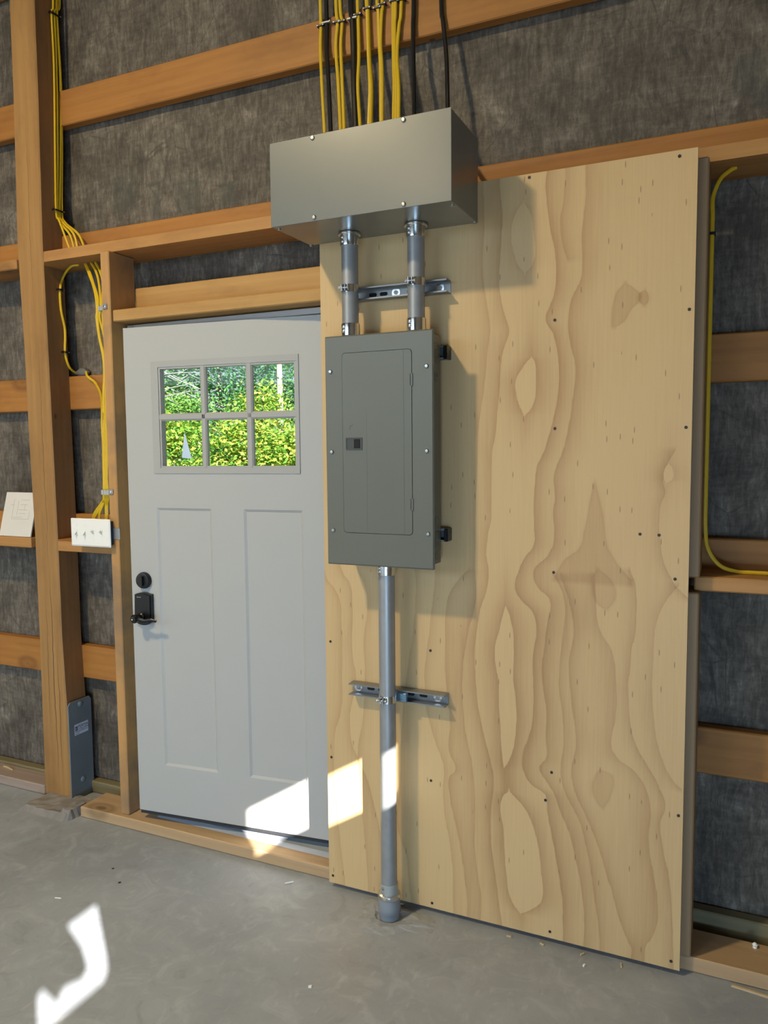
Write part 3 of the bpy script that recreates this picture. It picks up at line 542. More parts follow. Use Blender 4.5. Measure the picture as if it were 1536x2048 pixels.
# the post: a slightly crooked laminated column, its profile taken at eight heights
pl, pr = DATA['postL'], DATA['postR']
pt = thing('wooden_post', (-1.52, .19, 0), 'thick upright laminated wooden post with cracks and a steel bracket at its foot', 'post')
zs = [0.012, .25, .5, .77, 1.22, 1.68, 2.1, 2.55, 3.2, 4.7]
fl = lambda P, z: float(np.interp(z, [p[1] for p in P][::-1], [p[0] for p in P][::-1]))
mb = MB(); c = .006
rows = []
for z in zs:
    a, b = fl(pl, z), fl(pr, z)
    rows.append([(a+c, .133, z), (b-c, .133, z), (b, .133+c, z), (b, .25, z), (a, .25, z), (a, .133+c, z)])
vs = [p for r in rows for p in r]; n = 6
mb.add(vs, [(i*n+k, i*n+(k+1) % n, (i+1)*n+(k+1) % n, (i+1)*n+k) for i in range(len(rows)-1) for k in range(n)]+[tuple(range(n))[::-1], tuple(range(len(vs)-n, len(vs)))])
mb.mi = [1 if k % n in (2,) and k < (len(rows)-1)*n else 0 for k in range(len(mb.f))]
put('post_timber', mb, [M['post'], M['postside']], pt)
# dark gap under the post and the galvanised column bracket on its right face
put('gap_shade', MB().box(-1.60, -1.436, .14, .25, .002, .012), M['dark'], pt)  # black block stands for the shaded gap under the post
bk = put('steel_bracket', MB().prism([(y, z) for y, z in [(.128, .004), (.264, .004), (.264, .455), (.254, .470), (.14, .470), (.128, .455)]], -1.432, -1.4265, 'x'), M['bracket'], pt, label='galvanised steel column bracket')
bolt = MB().lathe([(.013, 0), (.013, .006), (.009, .009), (0, .010)], (0, 0, 0), 'x', 12).mesh('bolt', M['bracket'])
for y, z in ((.196, .449), (.195, .087)): inst('bolt', bolt, bk, (-1.4265, y, z))
st = MB().box(-1.4264, -1.4258, .1585, .2405, .308, .3585); put('sticker', st, M['label'], bk, label='white product sticker with dark blue print')
# (print on the sticker)
def text_mesh(txt, size, name):
    c = bpy.data.curves.new(name, 'FONT'); c.body = txt; c.size = size; c.extrude = .0002; c.resolution_u = 2
    o = bpy.data.objects.new(name, c); COL.objects.link(o)
    me = bpy.data.meshes.new_from_object(o.evaluated_get(bpy.context.evaluated_depsgraph_get()))
    bpy.data.objects.remove(o); bpy.data.curves.remove(c); me.name = name; return me
RX = (math.radians(90), 0, math.radians(90))
for txt, size, y, z, sx_ in (('PERMA', .0200, .1785, .3385, 1.0), ('COLUMN', .0135, .1785, .3275, 1.12), ('www.permacolumn.com', .0088, .162, .3205, .84), ('PC6300', .0060, .162, .3118, 1.3)):
    me = text_mesh(txt, size, 'lettering'); me.materials.clear(); me.materials.append(M['ink'])
    o = inst('lettering', me, bk, (-1.4257, y, z), RX); o.scale = (sx_, 1, 1)
mb = MB().ring([(.162, .328), (.1755, .328), (.1755, .349), (.162, .349)], [(.1655, .331), (.169, .331), (.169, .345), (.1655, .345)], -1.4257, -1.4254, 'x')
put('logo', mb, M['ink'], bk)
pier = MB()
rnd = random.Random(3)
def rough_block(x0, x1, y0, y1, z0, z1, nx, ny, amp):
    vs = []; fs = []
    for j in range(ny+1):
        for i in range(nx+1):
            e = (i in (0, nx)) or (j in (0, ny))
            vs.append((x0+(x1-x0)*i/nx+rnd.uniform(-amp, amp), y0+(y1-y0)*j/ny+rnd.uniform(-amp, amp), (z1 if not e else z0)+(0 if e else rnd.uniform(-amp, amp))))
    for j in range(ny):
        for i in range(nx):
            a = j*(nx+1)+i; fs.append((a, a+1, a+nx+2, a+nx+1))
    return vs, fs
v_, f_ = rough_block(-1.60, -1.30, -.03, .20, -.004, .022, 12, 9, .0035)
tag(put('concrete_pier', pier.add(v_, f_, False), M['concpier'], fix=False), 'rough broken concrete pier edge under the wooden post', 'concrete pier')
v_, f_ = rough_block(-1.37, -1.295, -.012, .11, -.003, .040, 7, 7, .004)
tag(put('concrete_crumb', MB().add(v_, f_, False), M['concpier'], fix=False), 'raised mauve-grey lump of concrete at the foot of the steel bracket', 'concrete')
# girts on the wall wrap
GY0, GY1 = .25, .297
G = [('wall_girt', XL+.02, XR-.03, 3.076, 3.228, 'topmost full wooden girt crossing the wall, with the staple row'),
     ('wall_girt', XL+.02, XR-.03, 3.72, 3.86, 'high wooden girt at the very top edge of the picture'),
     ('wall_girt', XL+.02, XR-.03, 2.446, 2.600, 'long wooden girt behind the upper shelf board, above the door'),
     ('wall_girt', XL+.02, -1.055, 1.816, 1.968, 'wooden girt left of the door at window height'),
     ('wall_girt', 1.20, XR-.03, 1.822, 1.972, 'wooden girt right of the plywood at window height'),
     ('wall_girt', XL+.02, -1.055, 1.19, 1.335, 'wooden girt behind the notepad and the switch'),
     ('wall_girt', 1.20, XR-.03, 1.195, 1.328, 'wooden girt behind the lower shelf board right of the plywood'),
     ('wall_girt', XL+.02, -1.055, .557, .712, 'low wooden girt left of the door near the post bracket'),
     ('wall_girt', 1.20, XR-.03, .553, .708, 'low wooden girt right of the plywood near the floor')]
for n_, a, b, z0, z1, lab in G: board(n_, a, b, GY0, GY1, z0, z1, 'girt', lab, 'wall girt')
S = [(-1.415, XR-.03, .09, .2495, 2.444, 2.488, 'long upper shelf board running from the post above the door to the right'),
     (XL+.02, -1.629, .128, .2495, 2.444, 2.488, 'upper shelf board on the far side of the wooden post'),
     (-1.405, -1.069, .09, .2495, 1.184, 1.228, 'short shelf board under the light switch'),
     (XL+.02, -1.615, .125, .2495, 1.182, 1.230, 'lower shelf board holding the notepad left of the post'),
     (1.232, XR-.03, .07, .2495, 1.188, 1.232, 'lower shelf board with yellow cable right of the plywood')]
for a, b, y0, y1, z0, z1, lab in S:
    if a in (-1.415, -1.405):     # these two run back along the post, their front corner cut at a slant
        e = -1.4675 if a == -1.415 else -1.4545
        put('shelf_board', MB().prism([(a, y0), (b, y0), (b, y1), (e, y1), (e, .136)], z0, z1, 'z'), M['shelf'], label=lab, cat='shelf board')
    else: board('shelf_board', a, b, y0, y1, z0, z1, 'shelf', lab, 'shelf board')
board('light_stop_board', .03, 1.192, .021, .086, 2.390, 2.4425, 'shelf', 'added board stopping light behind the top edge of the plywood', 'light stop')  # added unseen board, stops lamp light leaking over the plywood top
board('door_stud', -1.068, -1.021, .06, .21, .048, 2.443, 'studstain', 'upright wooden stud beside the door handle side, stained near its foot', 'stud')
board('ply_stud', 1.195, 1.2485, .035, .17, .048, 1.187, 'edge', 'lower wooden stud behind the right edge of the plywood', 'stud')
board('ply_stud', 1.195, 1.2485, .035, .17, 1.233, 2.443, 'edge', 'upper wooden stud behind the right edge of the plywood, with yellow cable', 'stud')
board('header_board', -1.020, .2, .07, .2, 2.156, 2.204, 'header', 'knotty wooden header board lying flat over the white door', 'header')
board('header_board', -1.020, .2, .205, .25, 2.215, 2.315, 'header', 'upright wooden board standing behind the door header, one round knot', 'header')
sill = board('bottom_plate', -1.285, XR-.03, .04, .198, .0005, .048, 'plate', 'wooden bottom plate along the floor under the door and plywood', 'bottom plate')
board('bottom_plate', XL+.02, -1.612, .136, .248, .0005, .046, 'oldplate', 'greyed bottom plate on the floor left of the wooden post', 'bottom plate')
board('skirt_board', XL+.02, -1.0, .25, .296, .0005, .056, 'skirt', 'greenish treated skirt board at the wall foot left of the door', 'skirt board')
board('skirt_board', .02, XR-.03, .25, .296, .0005, .085, 'skirt', 'greenish treated skirt board at the wall foot right of the plywood', 'skirt board')

# ================================================================ DOOR (opens into the room, hinged on the plywood side)
TH = math.atan2(.09, .87)
door = thing('door_1', (-.953, .055, .093), 'white entry door with six small panes and two tall panels, slightly ajar', 'door', kind='structure', rot=TH)
DW, DH, DT = .914, 2.03, .044
lp = [(.128, 1.439), (.783, 1.439), (.783, 1.890), (.128, 1.890)]
pans = [(.134, .389, .210, 1.298), (.535, .790, .210, 1.298)]
mb = MB()
# slab faces built as a grid with recessed panels and a hole for the lites
def slab():
    hx0, hx1, hz0, hz1 = .145, .767, 1.455, 1.874
    xs = sorted({0, DW, .134, .389, .535, .790, hx0, hx1}); zz = sorted({0, DH, .210, 1.298, hz0, hz1})
    for i in range(len(xs)-1):
        for j in range(len(zz)-1):
            x0, x1, z0, z1 = xs[i], xs[i+1], zz[j], zz[j+1]; cx, cz = (x0+x1)/2, (z0+z1)/2
            if hx0 < cx < hx1 and hz0 < cz < hz1: continue
            pan = [p for p in pans if p[0] < cx < p[1] and p[2] < cz < p[3]]
            if not pan: mb.add([(x0, 0, z0), (x1, 0, z0), (x1, 0, z1), (x0, 0, z1)], [(0, 1, 2, 3)])
            mb.add([(x0, DT, z0), (x1, DT, z0), (x1, DT, z1), (x0, DT, z1)], [(3, 2, 1, 0)])
    for (x0, x1, z0, z1) in pans:
        b, d = .010, .006
        o = [(x0, 0, z0), (x1, 0, z0), (x1, 0, z1), (x0, 0, z1)]; i_ = [(x0+b, d, z0+b), (x1-b, d, z0+b), (x1-b, d, z1-b), (x0+b, d, z1-b)]
        mb.add(o+i_, [(0, 1, 5, 4), (1, 2, 6, 5), (2, 3, 7, 6), (3, 0, 4, 7), (4, 5, 6, 7)])
    mb.add([(0, 0, 0), (DW, 0, 0), (DW, DT, 0), (0, DT, 0), (0, 0, DH), (DW, 0, DH), (DW, DT, DH), (0, DT, DH)], [(0, 3, 2, 1), (4, 5, 6, 7), (0, 4, 7, 3), (1, 2, 6, 5)])
    mb.add([(hx0, 0, hz0), (hx1, 0, hz0), (hx1, 0, hz1), (hx0, 0, hz1), (hx0, DT, hz0), (hx1, DT, hz0), (hx1, DT, hz1), (hx0, DT, hz1)], [(0, 1, 5, 4), (1, 2, 6, 5), (2, 3, 7, 6), (3, 0, 4, 7)])
slab()
BASE[door.name] = (0, 0, 0)
put('door_slab', mb, M['white'], door, local=True)
lf = put('lite_frame', MB().ring([(.128, 1.439), (.783, 1.439), (.783, 1.890), (.128, 1.890)], [(.1615, 1.4615), (.7715, 1.4615), (.7715, 1.8655), (.1615, 1.8655)], -.0035, .004).ring([(.150, 1.452), (.778, 1.452), (.778, 1.876), (.150, 1.876)], [(.1695, 1.469), (.7635, 1.469), (.7635, 1.858), (.1695, 1.858)], -.0005, .03), M['trimwhite'], door, local=True)
for a, b in ((.3535, .3795), (.556, .5845)):
    put('muntin', MB().prism([(a, 0.016), (a, .003), (a+.006, -.002), (b-.006, -.002), (b, .003), (b, .016)], 1.462, 1.866, 'z'), M['trimwhite'], lf, local=True)
put('muntin', MB().prism([(.016, 1.650), (.003, 1.650), (-.002, 1.657), (-.002, 1.673), (.003, 1.680), (.016, 1.680)], .161, .772, 'x'), M['trimwhite'], lf, local=True)
for a, b in ((.165, .355), (.378, .558), (.583, .768)):
    for z0, z1 in ((1.465, 1.652), (1.678, 1.862)):
        put('pane', MB().box(a, b, .012, .015, z0, z1), M['glass'], lf, local=True)
put('door_sweep', MB().box(.003, DW-.003, .004, DT-.004, -.016, 0), M['sweep'], door, local=True, label='dark rubber sweep under the door')
# deadbolt
db = put('deadbolt', MB().lathe([(.0345, 0), (.0345, -.010), (.031, -.017), (.026, -.018), (0, -.018)], (.0635, 0, .995), 'y', 32), M['black'], door, local=True, label='round black deadbolt')
put('thumb_turn', MB().prism(rrect(.0545, .0725, .973, 1.017, .008), -.018, -.032), M['black'], db, local=True)
# lever lock with its tall escutcheon
out = [(.0235, .936)]+[(.0235+.081*k/8, .936+.0095*math.sin(math.pi*k/8)) for k in range(1, 8)]+[(.1045, .9385), (.1035, .824)]
out += [(.1035-.085*k/8, .820-.012*math.sin(math.pi*k/8)) for k in range(1, 8)]+[(.0195, .821)]
lk = put('lever_lock', MB().prism(out, 0, -.016).prism([(x*.88+.0075, (z-.875)*.93+.875) for x, z in out], -.016, -.022), M['black'], door, local=True, label='black lever lock with tall plate')
put('lock_badge', MB().box(.038, .058, -.0226, -.0219, .925, .928), M['galv'], lk, local=True)
lev = MB().lathe([(.017, -.022), (.017, -.03), (.011, -.034), (.011, -.058)], (.058, 0, .846), 'y', 20)
lev.tube([(.058, -.052, .846), (.075, -.060, .843), (.10, -.060, .838), (.125, -.056, .842), (.150, -.052, .838)], [.011, .0095, .008, .0075, .006], 12, 5, flat=.75)
lev.lathe([(.0, -.074), (.012, -.072), (.018, -.064), (.018, -.052), (.013, -.046)], (.052, 0, .843), 'y', 20)
put('lever_handle', lev, M['black'], lk, local=True)
put('privacy_pin', MB().lathe([(.0035, -.074), (.0035, -.077), (0, -.0775)], (.052, 0, .843), 'y', 10), M['chrome'], lk, local=True)
# jamb and threshold
struct('trim_1', MB().box(-.985, .02, .145, .30, 2.128, 2.150), M['jamb'], 'primed head jamb over the door')
struct('trim_2', MB().box(-1.012, -.982, .145, .30, .05, 2.150), M['jamb'], 'primed side jamb behind the handle edge of the door')
struct('trim_3', MB().box(-.03, .012, .21, .30, .05, 2.127), M['jamb'], 'primed hinge jamb hidden behind the plywood edge')
mb = MB().box(-.9, .1, .12, .30, .0485, .054).prism([(.10, .0485), (.125, .0485), (.125, .056)], -.9, .1, 'x')
struct('trim_4', mb, M['threshold'], 'bluish flashing threshold under the door')

# ================================================================ PLYWOOD BACKBOARD
pw = thing('plywood_sheet', (.61, .0, .02), 'tall pale plywood sheet with wavy brown grain fixed upright beside the door', 'plywood')
BASE[pw.name] = (.61, 0, .02)
mb = MB(); me_b = .0012
mb.add([(0, 0, .02), (1.22, 0, .02), (1.22, 0, 2.46), (0, 0, 2.46)], [(0, 1, 2, 3)], mi=0)
mb.box(0, 1.22, 0.0002, .0185, .02, 2.46, mi=1)
put('plywood_face', mb, [M['ply'], M['plyedge']], pw, fix=False)
sc = MB().lathe([(.0048, .0), (.0048, -.0012), (.0020, -.0009), (0, -.0006)], (0, 0, 0), 'y', 10).mesh('screw', M['darkscrew'])
for x, z in DATA['screws']: inst('screw', sc, pw, (x, 0, z))

# ================================================================ ELECTRICAL GEAR
screwm = MB().lathe([(.0070, 0), (.0070, -.0022), (.0050, -.0044), (0, -.0048)], (0, 0, 0), 'y', 14).box(-.0046, .0046, -.0051, -.0047, -.0008, .0008).mesh('screw', M['screw'])
# --- wireway box at the top
bx = thing('wireway_box', (.27, -.12, 2.334), 'large grey steel wireway box fixed at the top, cables dropping into it', 'junction box')
mb = MB().bbox(-.036, .574, -.2475, -.0005, 2.334, 2.5915, .0015)
put('box_body', mb, M['boxgrey'], bx)
put('front_cover', MB().bbox(-.0368, .5755, -.2505, -.2478, 2.333, 2.593, .001), M['boxgrey'], bx)
for x, z in ((.1212, 2.584), (.4277, 2.583), (.1221, 2.3445), (.4259, 2.343)): inst('screw', screwm, bx, (x, -.2505, z))
for x, y in ((-.023, -.225), (.5634, -.208), (.5667, -.012), (-.0300, -.006)): inst('screw', screwm, bx, (x, y, 2.334), (math.radians(90), 0, 0))

# --- struts
def strut(x0, x1, zc, y0, label, slots, bolts, caps=False, group=None):
    t = thing('strut_channel', ((x0+x1)/2, y0, zc-.0205), label, 'strut channel', group)
    h, d, th, lip = .0205, .041, .0025, .0045
    prof = [(y0, zc-h), (y0, zc+h), (y0-d, zc+h), (y0-d, zc+h-lip), (y0-d+.005, zc+h-lip), (y0-d+.005, zc+h-lip+.0012), (y0-d+th, zc+h-lip+.0012), (y0-d+th, zc+h-th),
            (y0-th, zc+h-th), (y0-th, zc-h+th), (y0-d+th, zc-h+th), (y0-d+th, zc-h+lip-.0012), (y0-d+.005, zc-h+lip-.0012), (y0-d+.005, zc-h+lip), (y0-d, zc-h+lip), (y0-d, zc-h)]
    put('channel', MB().prism(prof, x0, x1, 'x'), M['strut'], t)
    for x in slots: put('slot', MB().prism(rrect(x-.0145, x+.0145, zc-.0062, zc+.0062, .006), y0-th-.0006, y0-th+.0002), M['dark'], t)
    for x in bolts:
        w_ = put('washer', MB().lathe([(.0035, -.0002), (.0150, -.0002), (.0150, -.0022), (.0035, -.0022)], (x, y0-th, zc), 'y', 22), M['chrome'], t)
        put('lag_screw', MB().lathe([(.0072, -.0022), (.0072, -.0065), (.0025, -.0068), (0, -.0058)], (x, y0-th, zc), 'y', 6, False), M['galv'], w_)
    if caps:
        put('end_cap', MB().bbox(x1-.012, x1+.002, y0-d-.001, y0, zc-h-.001, zc+h+.001, .002), M['black'], t, label='black plastic end cap')
    return t
strut(.128, .483, 2.1425, -.0005, 'galvanised strut channel behind the two upper conduits, above the breaker panel', [.205, .245, .345], [.291, .447])
strut(.112, .4725, .7785, -.0005, 'galvanised strut channel clamped to the lower conduit below the breaker panel', [.182, .225, .334, .382], [.1335, .435])
strut(.100, .4825, 1.9310, -.0005, 'black-capped strut channel behind the top of the breaker panel', [], [], True)
strut(.100, .4835, 1.3390, -.0005, 'black-capped strut channel behind the bottom of the breaker panel', [], [], True)

# --- breaker panel
bp = thing('breaker_panel', (.285, -.09, 1.239), 'tall grey electrical breaker panel with a hinged door on the plywood', 'breaker panel')
put('panel_body', MB().bbox(.108, .462, -.138, -.0425, 1.249, 1.983, .002), M['grey'], bp)
def rr(x0, x1, z0, z1, r): return rrect(x0, x1, z0, z1, r, 4)
d0 = (.1575, .4060, 1.3465, 1.9355)
mb = MB().ring(rr(.0985, .4735, 1.243, 1.9875, .003), rr(*d0, .012), -.1465, -.1385)
o_, i_ = rr(.0945, .4775, 1.2385, 1.992, .003), rr(.0985, .4735, 1.243, 1.9875, .003)
n_ = len(o_)
mb.add([(x, -.1385, z) for x, z in o_]+[(x, -.1425, z) for x, z in o_]+[(x, -.1465, z) for x, z in i_], [(i, (i+1) % n_, n_+(i+1) % n_, n_+i) for i in range(n_)]+[(n_+i, n_+(i+1) % n_, 2*n_+(i+1) % n_, 2*n_+i) for i in range(n_)])
cv = put('panel_cover', mb, M['grey'], bp)
put('door_recess', MB().box(d0[0]-.004, d0[1]+.004, -.1395, -.1385, d0[2]-.004, d0[3]+.004), M['dark'], bp)
g_ = .0016
pd = put('panel_door', MB().prism(rr(d0[0]+g_, d0[1]-g_, d0[2]+g_, d0[3]-g_, .011), -.1480, -.1400), M['grey'], bp)
put('hinge_fold', MB().box(.3765, .3775, -.1486, -.1479, d0[2]+.003, d0[3]-.003), M['grey'], pd)
put('reflection_strip', MB().box(.2450, .2462, -.1484, -.1479, d0[2]+.006, 1.75), M['grey'], pd)  # thin raised strip stands in for a reflection on the door
for z in (1.8394, 1.4455):
    put('hinge', MB().bbox(.4020, .4090, -.1495, -.1460, z-.020, z+.020, .001), M['grey'], pd)
    put('hinge_slot', MB().box(.3995, .4012, -.1484, -.1478, z-.018, z+.018), M['dark'], pd)
lt = put('latch', MB().ring(rr(.1705, .2305, 1.6198, 1.6602, .002), rr(.1735, .2270, 1.6235, 1.6570, .002), -.1500, -.1478).box(.1730, .2275, -.1484, -.1478, 1.623, 1.6575), M['black'], pd, label='dark latch recess')
lt.data.materials[0] = flat('latch_grey', (.045, .048, .044), .45, 0, .1)
put('latch_button', MB().bbox(.2000, .2220, -.1505, -.1482, 1.6260, 1.6550, .001), M['dark'], lt)
put('embossed_mark', MB().tube([(.1965, -.1481, 1.7015), (.1890, -.1481, 1.7005), (.1855, -.1481, 1.6960), (.1850, -.1481, 1.6860)], .0011, 6, 3), M['grey'], pd)
for x, z in ((.1152, 1.8773), (.4554, 1.8785), (.1165, 1.6141), (.4551, 1.6149), (.118, 1.3537), (.4583, 1.353)): inst('screw', screwm, cv, (x, -.1465, z))
for y, z, r in ((-.078, 1.925, .034), (-.078, 1.925, .026), (-.078, 1.925, .017), (-.085, 1.850, .016), (-.085, 1.850, .010), (-.080, 1.39, .016), (-.080, 1.33, .026), (-.080, 1.33, .017), (-.085, 1.275, .012)):
    put('knockout', MB().tube([(.4624, y+r*math.cos(a*math.pi/9), z+r*math.sin(a*math.pi/9)) for a in range(0, 17)], .0009, 5, 1), M['grey'], bp)

# --- conduits
CR, CY = .0277, -.0800
def clamp(t, cx, zc):
    mb = MB().lathe([(CR+.0003, zc-.0125), (CR+.0022, zc-.0125), (CR+.0022, zc+.0125), (CR+.0003, zc+.0125), (CR+.0003, zc-.0125)], (cx, CY, 0), 'z', 32)
    for s in (-1, 1): mb.bbox(cx-.004+s*.0065-.0013, cx-.004+s*.0065+.0013, CY-CR-.016, CY-CR-.0005, zc-.011, zc+.011, .0006)
    c = put('pipe_clamp', mb, M['chrome'], t)
    put('clamp_bolt', MB().lathe([(0, -.019), (.0055, -.018), (.0055, -.0135), (.003, -.0135), (.003, .012), (.0058, .012), (.0058, .017), (0, .017)], (cx-.004, CY-CR-.0095, zc), 'x', 8), M['chrome'], c)
def set_screws(conn, cx, zs_, r):
    for z in zs_:
        a = math.radians(-112)
        put('set_screw', MB().lathe([(.0052, -.001), (.0052, -.004), (.003, -.0048), (0, -.0048)], (cx-.010, CY-r+.0035, z), 'y', 10), M['screw'], conn)
for cx, lab in ((.1577, 'left short steel conduit between the wireway box and the breaker panel'), (.3945, 'right short steel conduit between the wireway box and the breaker panel')):
    t = thing('conduit', (cx, CY, 1.992), lab, 'conduit')
    put('pipe', MB().lathe([(CR, 2.02), (CR, 2.31)], (cx, CY, 0), 'z', 40), M['galv'], t)
    k = put('connector', MB().lathe([(CR+.0002, 2.291), (.0312, 2.291), (.0316, 2.296), (.0316, 2.3245), (.0372, 2.3255), (.0378, 2.3285), (.0372, 2.3318), (.030, 2.3325), (.030, 2.3338)], (cx, CY, 0), 'z', 40), M['chrome'], t)
    set_screws(k, cx, (2.302, 2.315), .0316)
    k = put('connector', MB().lathe([(CR+.0002, 2.038), (.0308, 2.038), (.0312, 2.033), (.0312, 1.999), (.034, 1.996), (.034, 1.986)], (cx, CY, 0), 'z', 40), M['chrome'], t)
    set_screws(k, cx, (2.012, 2.025), .0312)
    clamp(t, cx, 2.1515)
cx = .2812
t = thing('conduit', (cx, CY, 0), 'long steel conduit rising from the concrete floor to the bottom of the breaker panel', 'conduit')
put('pipe', MB().lathe([(CR, .10), (CR, 1.22)], (cx, CY, 0), 'z', 40), M['galv'], t)
k = put('connector', MB().lathe([(.034, 1.2475), (.034, 1.240), (.0306, 1.238), (.0306, 1.206), (.0300, 1.2025), (CR+.0002, 1.2025)], (cx, CY, 0), 'z', 40), M['chrome'], t)
set_screws(k, cx, (1.2145, 1.226), .0306)
k = put('connector', MB().lathe([(CR+.0002, .128), (.0300, .128), (.0306, .124), (.0306, .090)], (cx, CY, 0), 'z', 40), M['bracket'], t, label='grey set-screw connector at the foot')
k.data.materials[0] = flat('connector_grey', (.36, .38, .37), .45, .3, .1)
set_screws(k, cx, (.116, .099), .0306)
put('compression_ring', MB().lathe([(.031, .093), (.0385, .090), (.0400, .084), (.0392, .077), (.036, .074)], (cx, CY, 0), 'z', 40), M['chrome'], t)
put('coupling', MB().lathe([(.0370, .0755), (.0378, .073), (.0378, .051), (.0388, .049), (.0390, .026), (.0372, .023), (.0360, .008), (.035, .0)], (cx, CY, 0), 'z', 40), M['pvc'], t, label='grey plastic coupling stub in the floor')
clamp(t, cx, .7795)
put('clamp_arm', MB().bbox(cx+.022, cx+.060, -.056, -.040, .764, .794, .002), flat('blue_zinc', (.20, .33, .45), .3, .9, .1), t, label='bluish clamp arm hooked in the strut')
# broken concrete ring around the stub
v_ = []; f_ = []
nseg = 26; R_ = random.Random(5)
for ring_, (r0, z0) in enumerate(((.042, .0005), (.055, .004), (.075, .0055), (.10, .003), (.125, .0002))):
    for k_ in range(nseg):
        a = 2*math.pi*k_/nseg; rr_ = r0*(1+R_.uniform(-.12, .12)*(ring_ > 0)+.22*math.sin(3*a+1)*(ring_ > 1))
        y = CY+rr_*math.sin(a)*.78; v_.append((cx+rr_*math.cos(a)*1.1+.012*(ring_ > 1), min(y, -.004), z0+R_.uniform(0, .0018)*(0 < ring_ < 4)))
for r_ in range(4):
    for k_ in range(nseg):
        a = r_*nseg+k_; b = r_*nseg+(k_+1) % nseg; f_.append((a, b, b+nseg, a+nseg))
tag(put('mortar_patch', MB().add(v_, f_, False), M['mortar'], fix=False), 'rough mortar patch on the floor around the conduit stub', 'mortar')
# ================================================================ CABLES
def cable(pts, r, mat, label, cat='cable', group=None, flat_=.72):
    return tag(put('power_cable', MB().tube(pts, r, 8, 5, True, flat=flat_), M[mat]), label, cat, group)
TL = dict(
 Y1='leftmost yellow cable dropping into the wireway box', B1='slim black cable beside the leftmost yellow one above the wireway box',
 Y2='left cable of the first yellow pair above the wireway box', Y3='right cable of the first yellow pair above the wireway box',
 B2='thick black cable between yellow cables above the wireway box', Y4='single yellow cable just right of the thick black cable',
 Y5='left strand of the doubled yellow cable nearest the middle of the wireway box', Y5b='right strand of the doubled yellow cable nearest the middle of the wireway box',
 Y6='left yellow cable of the pair crossing in a narrow V', Y7='right yellow cable of the pair crossing in a narrow V',
 Y8='left strand of the rightmost yellow bunch over the wireway box', Y8b='middle strand of the rightmost yellow bunch over the wireway box', Y9='right strand of the rightmost yellow bunch, slanting in from its own staple',
 B3='black cable just right of the yellow bunch over the wireway box', B4='rightmost black cable, standing alone at the corner of the wireway box')
RADI = dict(B1=.0085, B2=.0105, B3=.0082, B4=.0078)
for k, p in DATA['top'].items():
    p = [tuple(q) for q in p]
    cable(p, RADI.get(k, .0068), 'blackcable' if k[0] == 'B' else 'yellow', TL[k], flat_=1.0 if k[0] == 'B' else .7)
for k, lab in (('L1', 'outer left cable of the yellow bundle stapled down the wooden post'), ('L2', 'second cable of the yellow bundle stapled down the wooden post'),
               ('L3', 'third cable of the yellow bundle stapled down the wooden post'), ('L4', 'right-hand cable of the yellow bundle stapled down the wooden post')):
    p = [tuple(q) for q in DATA[k]]; a = p[0]; p.insert(0, (a[0], a[1]+.004, a[2]+.45)); e = p[-1]; p[-1] = (e[0], e[1], 2.4885)
    cable(p, .0052, 'yellow', lab)
for k, lab in (('S1', 'yellow cable on the outside left of the group running down the door stud'), ('S2', 'second yellow cable of the group running down the door stud'),
               ('S3', 'third yellow cable of the group running down the door stud'), ('S4', 'yellow cable hugging the edge of the door stud'),
               ('S5', 'short yellow cable coming out of the wrap hole into the switch group')):
    p = [tuple(q) for q in DATA[k]]
    if k != 'S5': p[0] = (p[0][0], p[0][1], 2.4435)
    p[-1] = (p[-1][0], p[-1][1], 1.330)
    cable(p, .0062, 'yellow', lab)
p = [tuple(q) for q in DATA['loop']]; p[0] = (p[0][0], p[0][1], 2.4435); p.append((p[-1][0]+.03, .285, p[-1][2]-.01))
cable(p, .0062, 'yellow', 'single yellow cable looping down the side of the wooden post')
RC = [(1.317, .17, 2.4435), (1.300, .165, 2.435), (1.274, .155, 2.41), (1.256, .15, 2.36), (1.2560, .15, 2.311), (1.2560, .15, 2.253), (1.2560, .15, 2.061), (1.2560, .15, 1.853), (1.2560, .15, 1.687), (1.2560, .15, 1.457), (1.2575, .15, 1.364), (1.266, .152, 1.306), (1.298, .155, 1.258), (1.343, .158, 1.2405), (1.40, .16, 1.2385), (1.60, .165, 1.2385), (2.2, .17, 1.2385)]
cable(RC, .0062, 'yellow', 'yellow cable curving down the stud right of the plywood onto the lower shelf')
v_ = []; f_ = []
for j in range(7):
    for i in range(10):
        a = 2*math.pi*i/10; t_ = math.pi*j/6; q = .034*(1+.5*mnoise.noise((i*.9, j*1.3, 2)))
        v_.append((-1.415+q*1.15*math.sin(t_)*math.cos(a), .285+.018*math.cos(t_)*(1 if j else 1), 1.986+q*.6*math.sin(t_)*math.sin(a)))
for j in range(6):
    for i in range(10): f_.append((j*10+i, j*10+(i+1) % 10, (j+1)*10+(i+1) % 10, (j+1)*10+i))
tag(put('sealant_tuft', MB().add(v_, f_, True), flat('grey_sealant', (.13, .125, .12), .7, 0, .4, 40, .4)), 'ragged grey sealant around the cable hole in the wrap, left of the door', 'sealant')
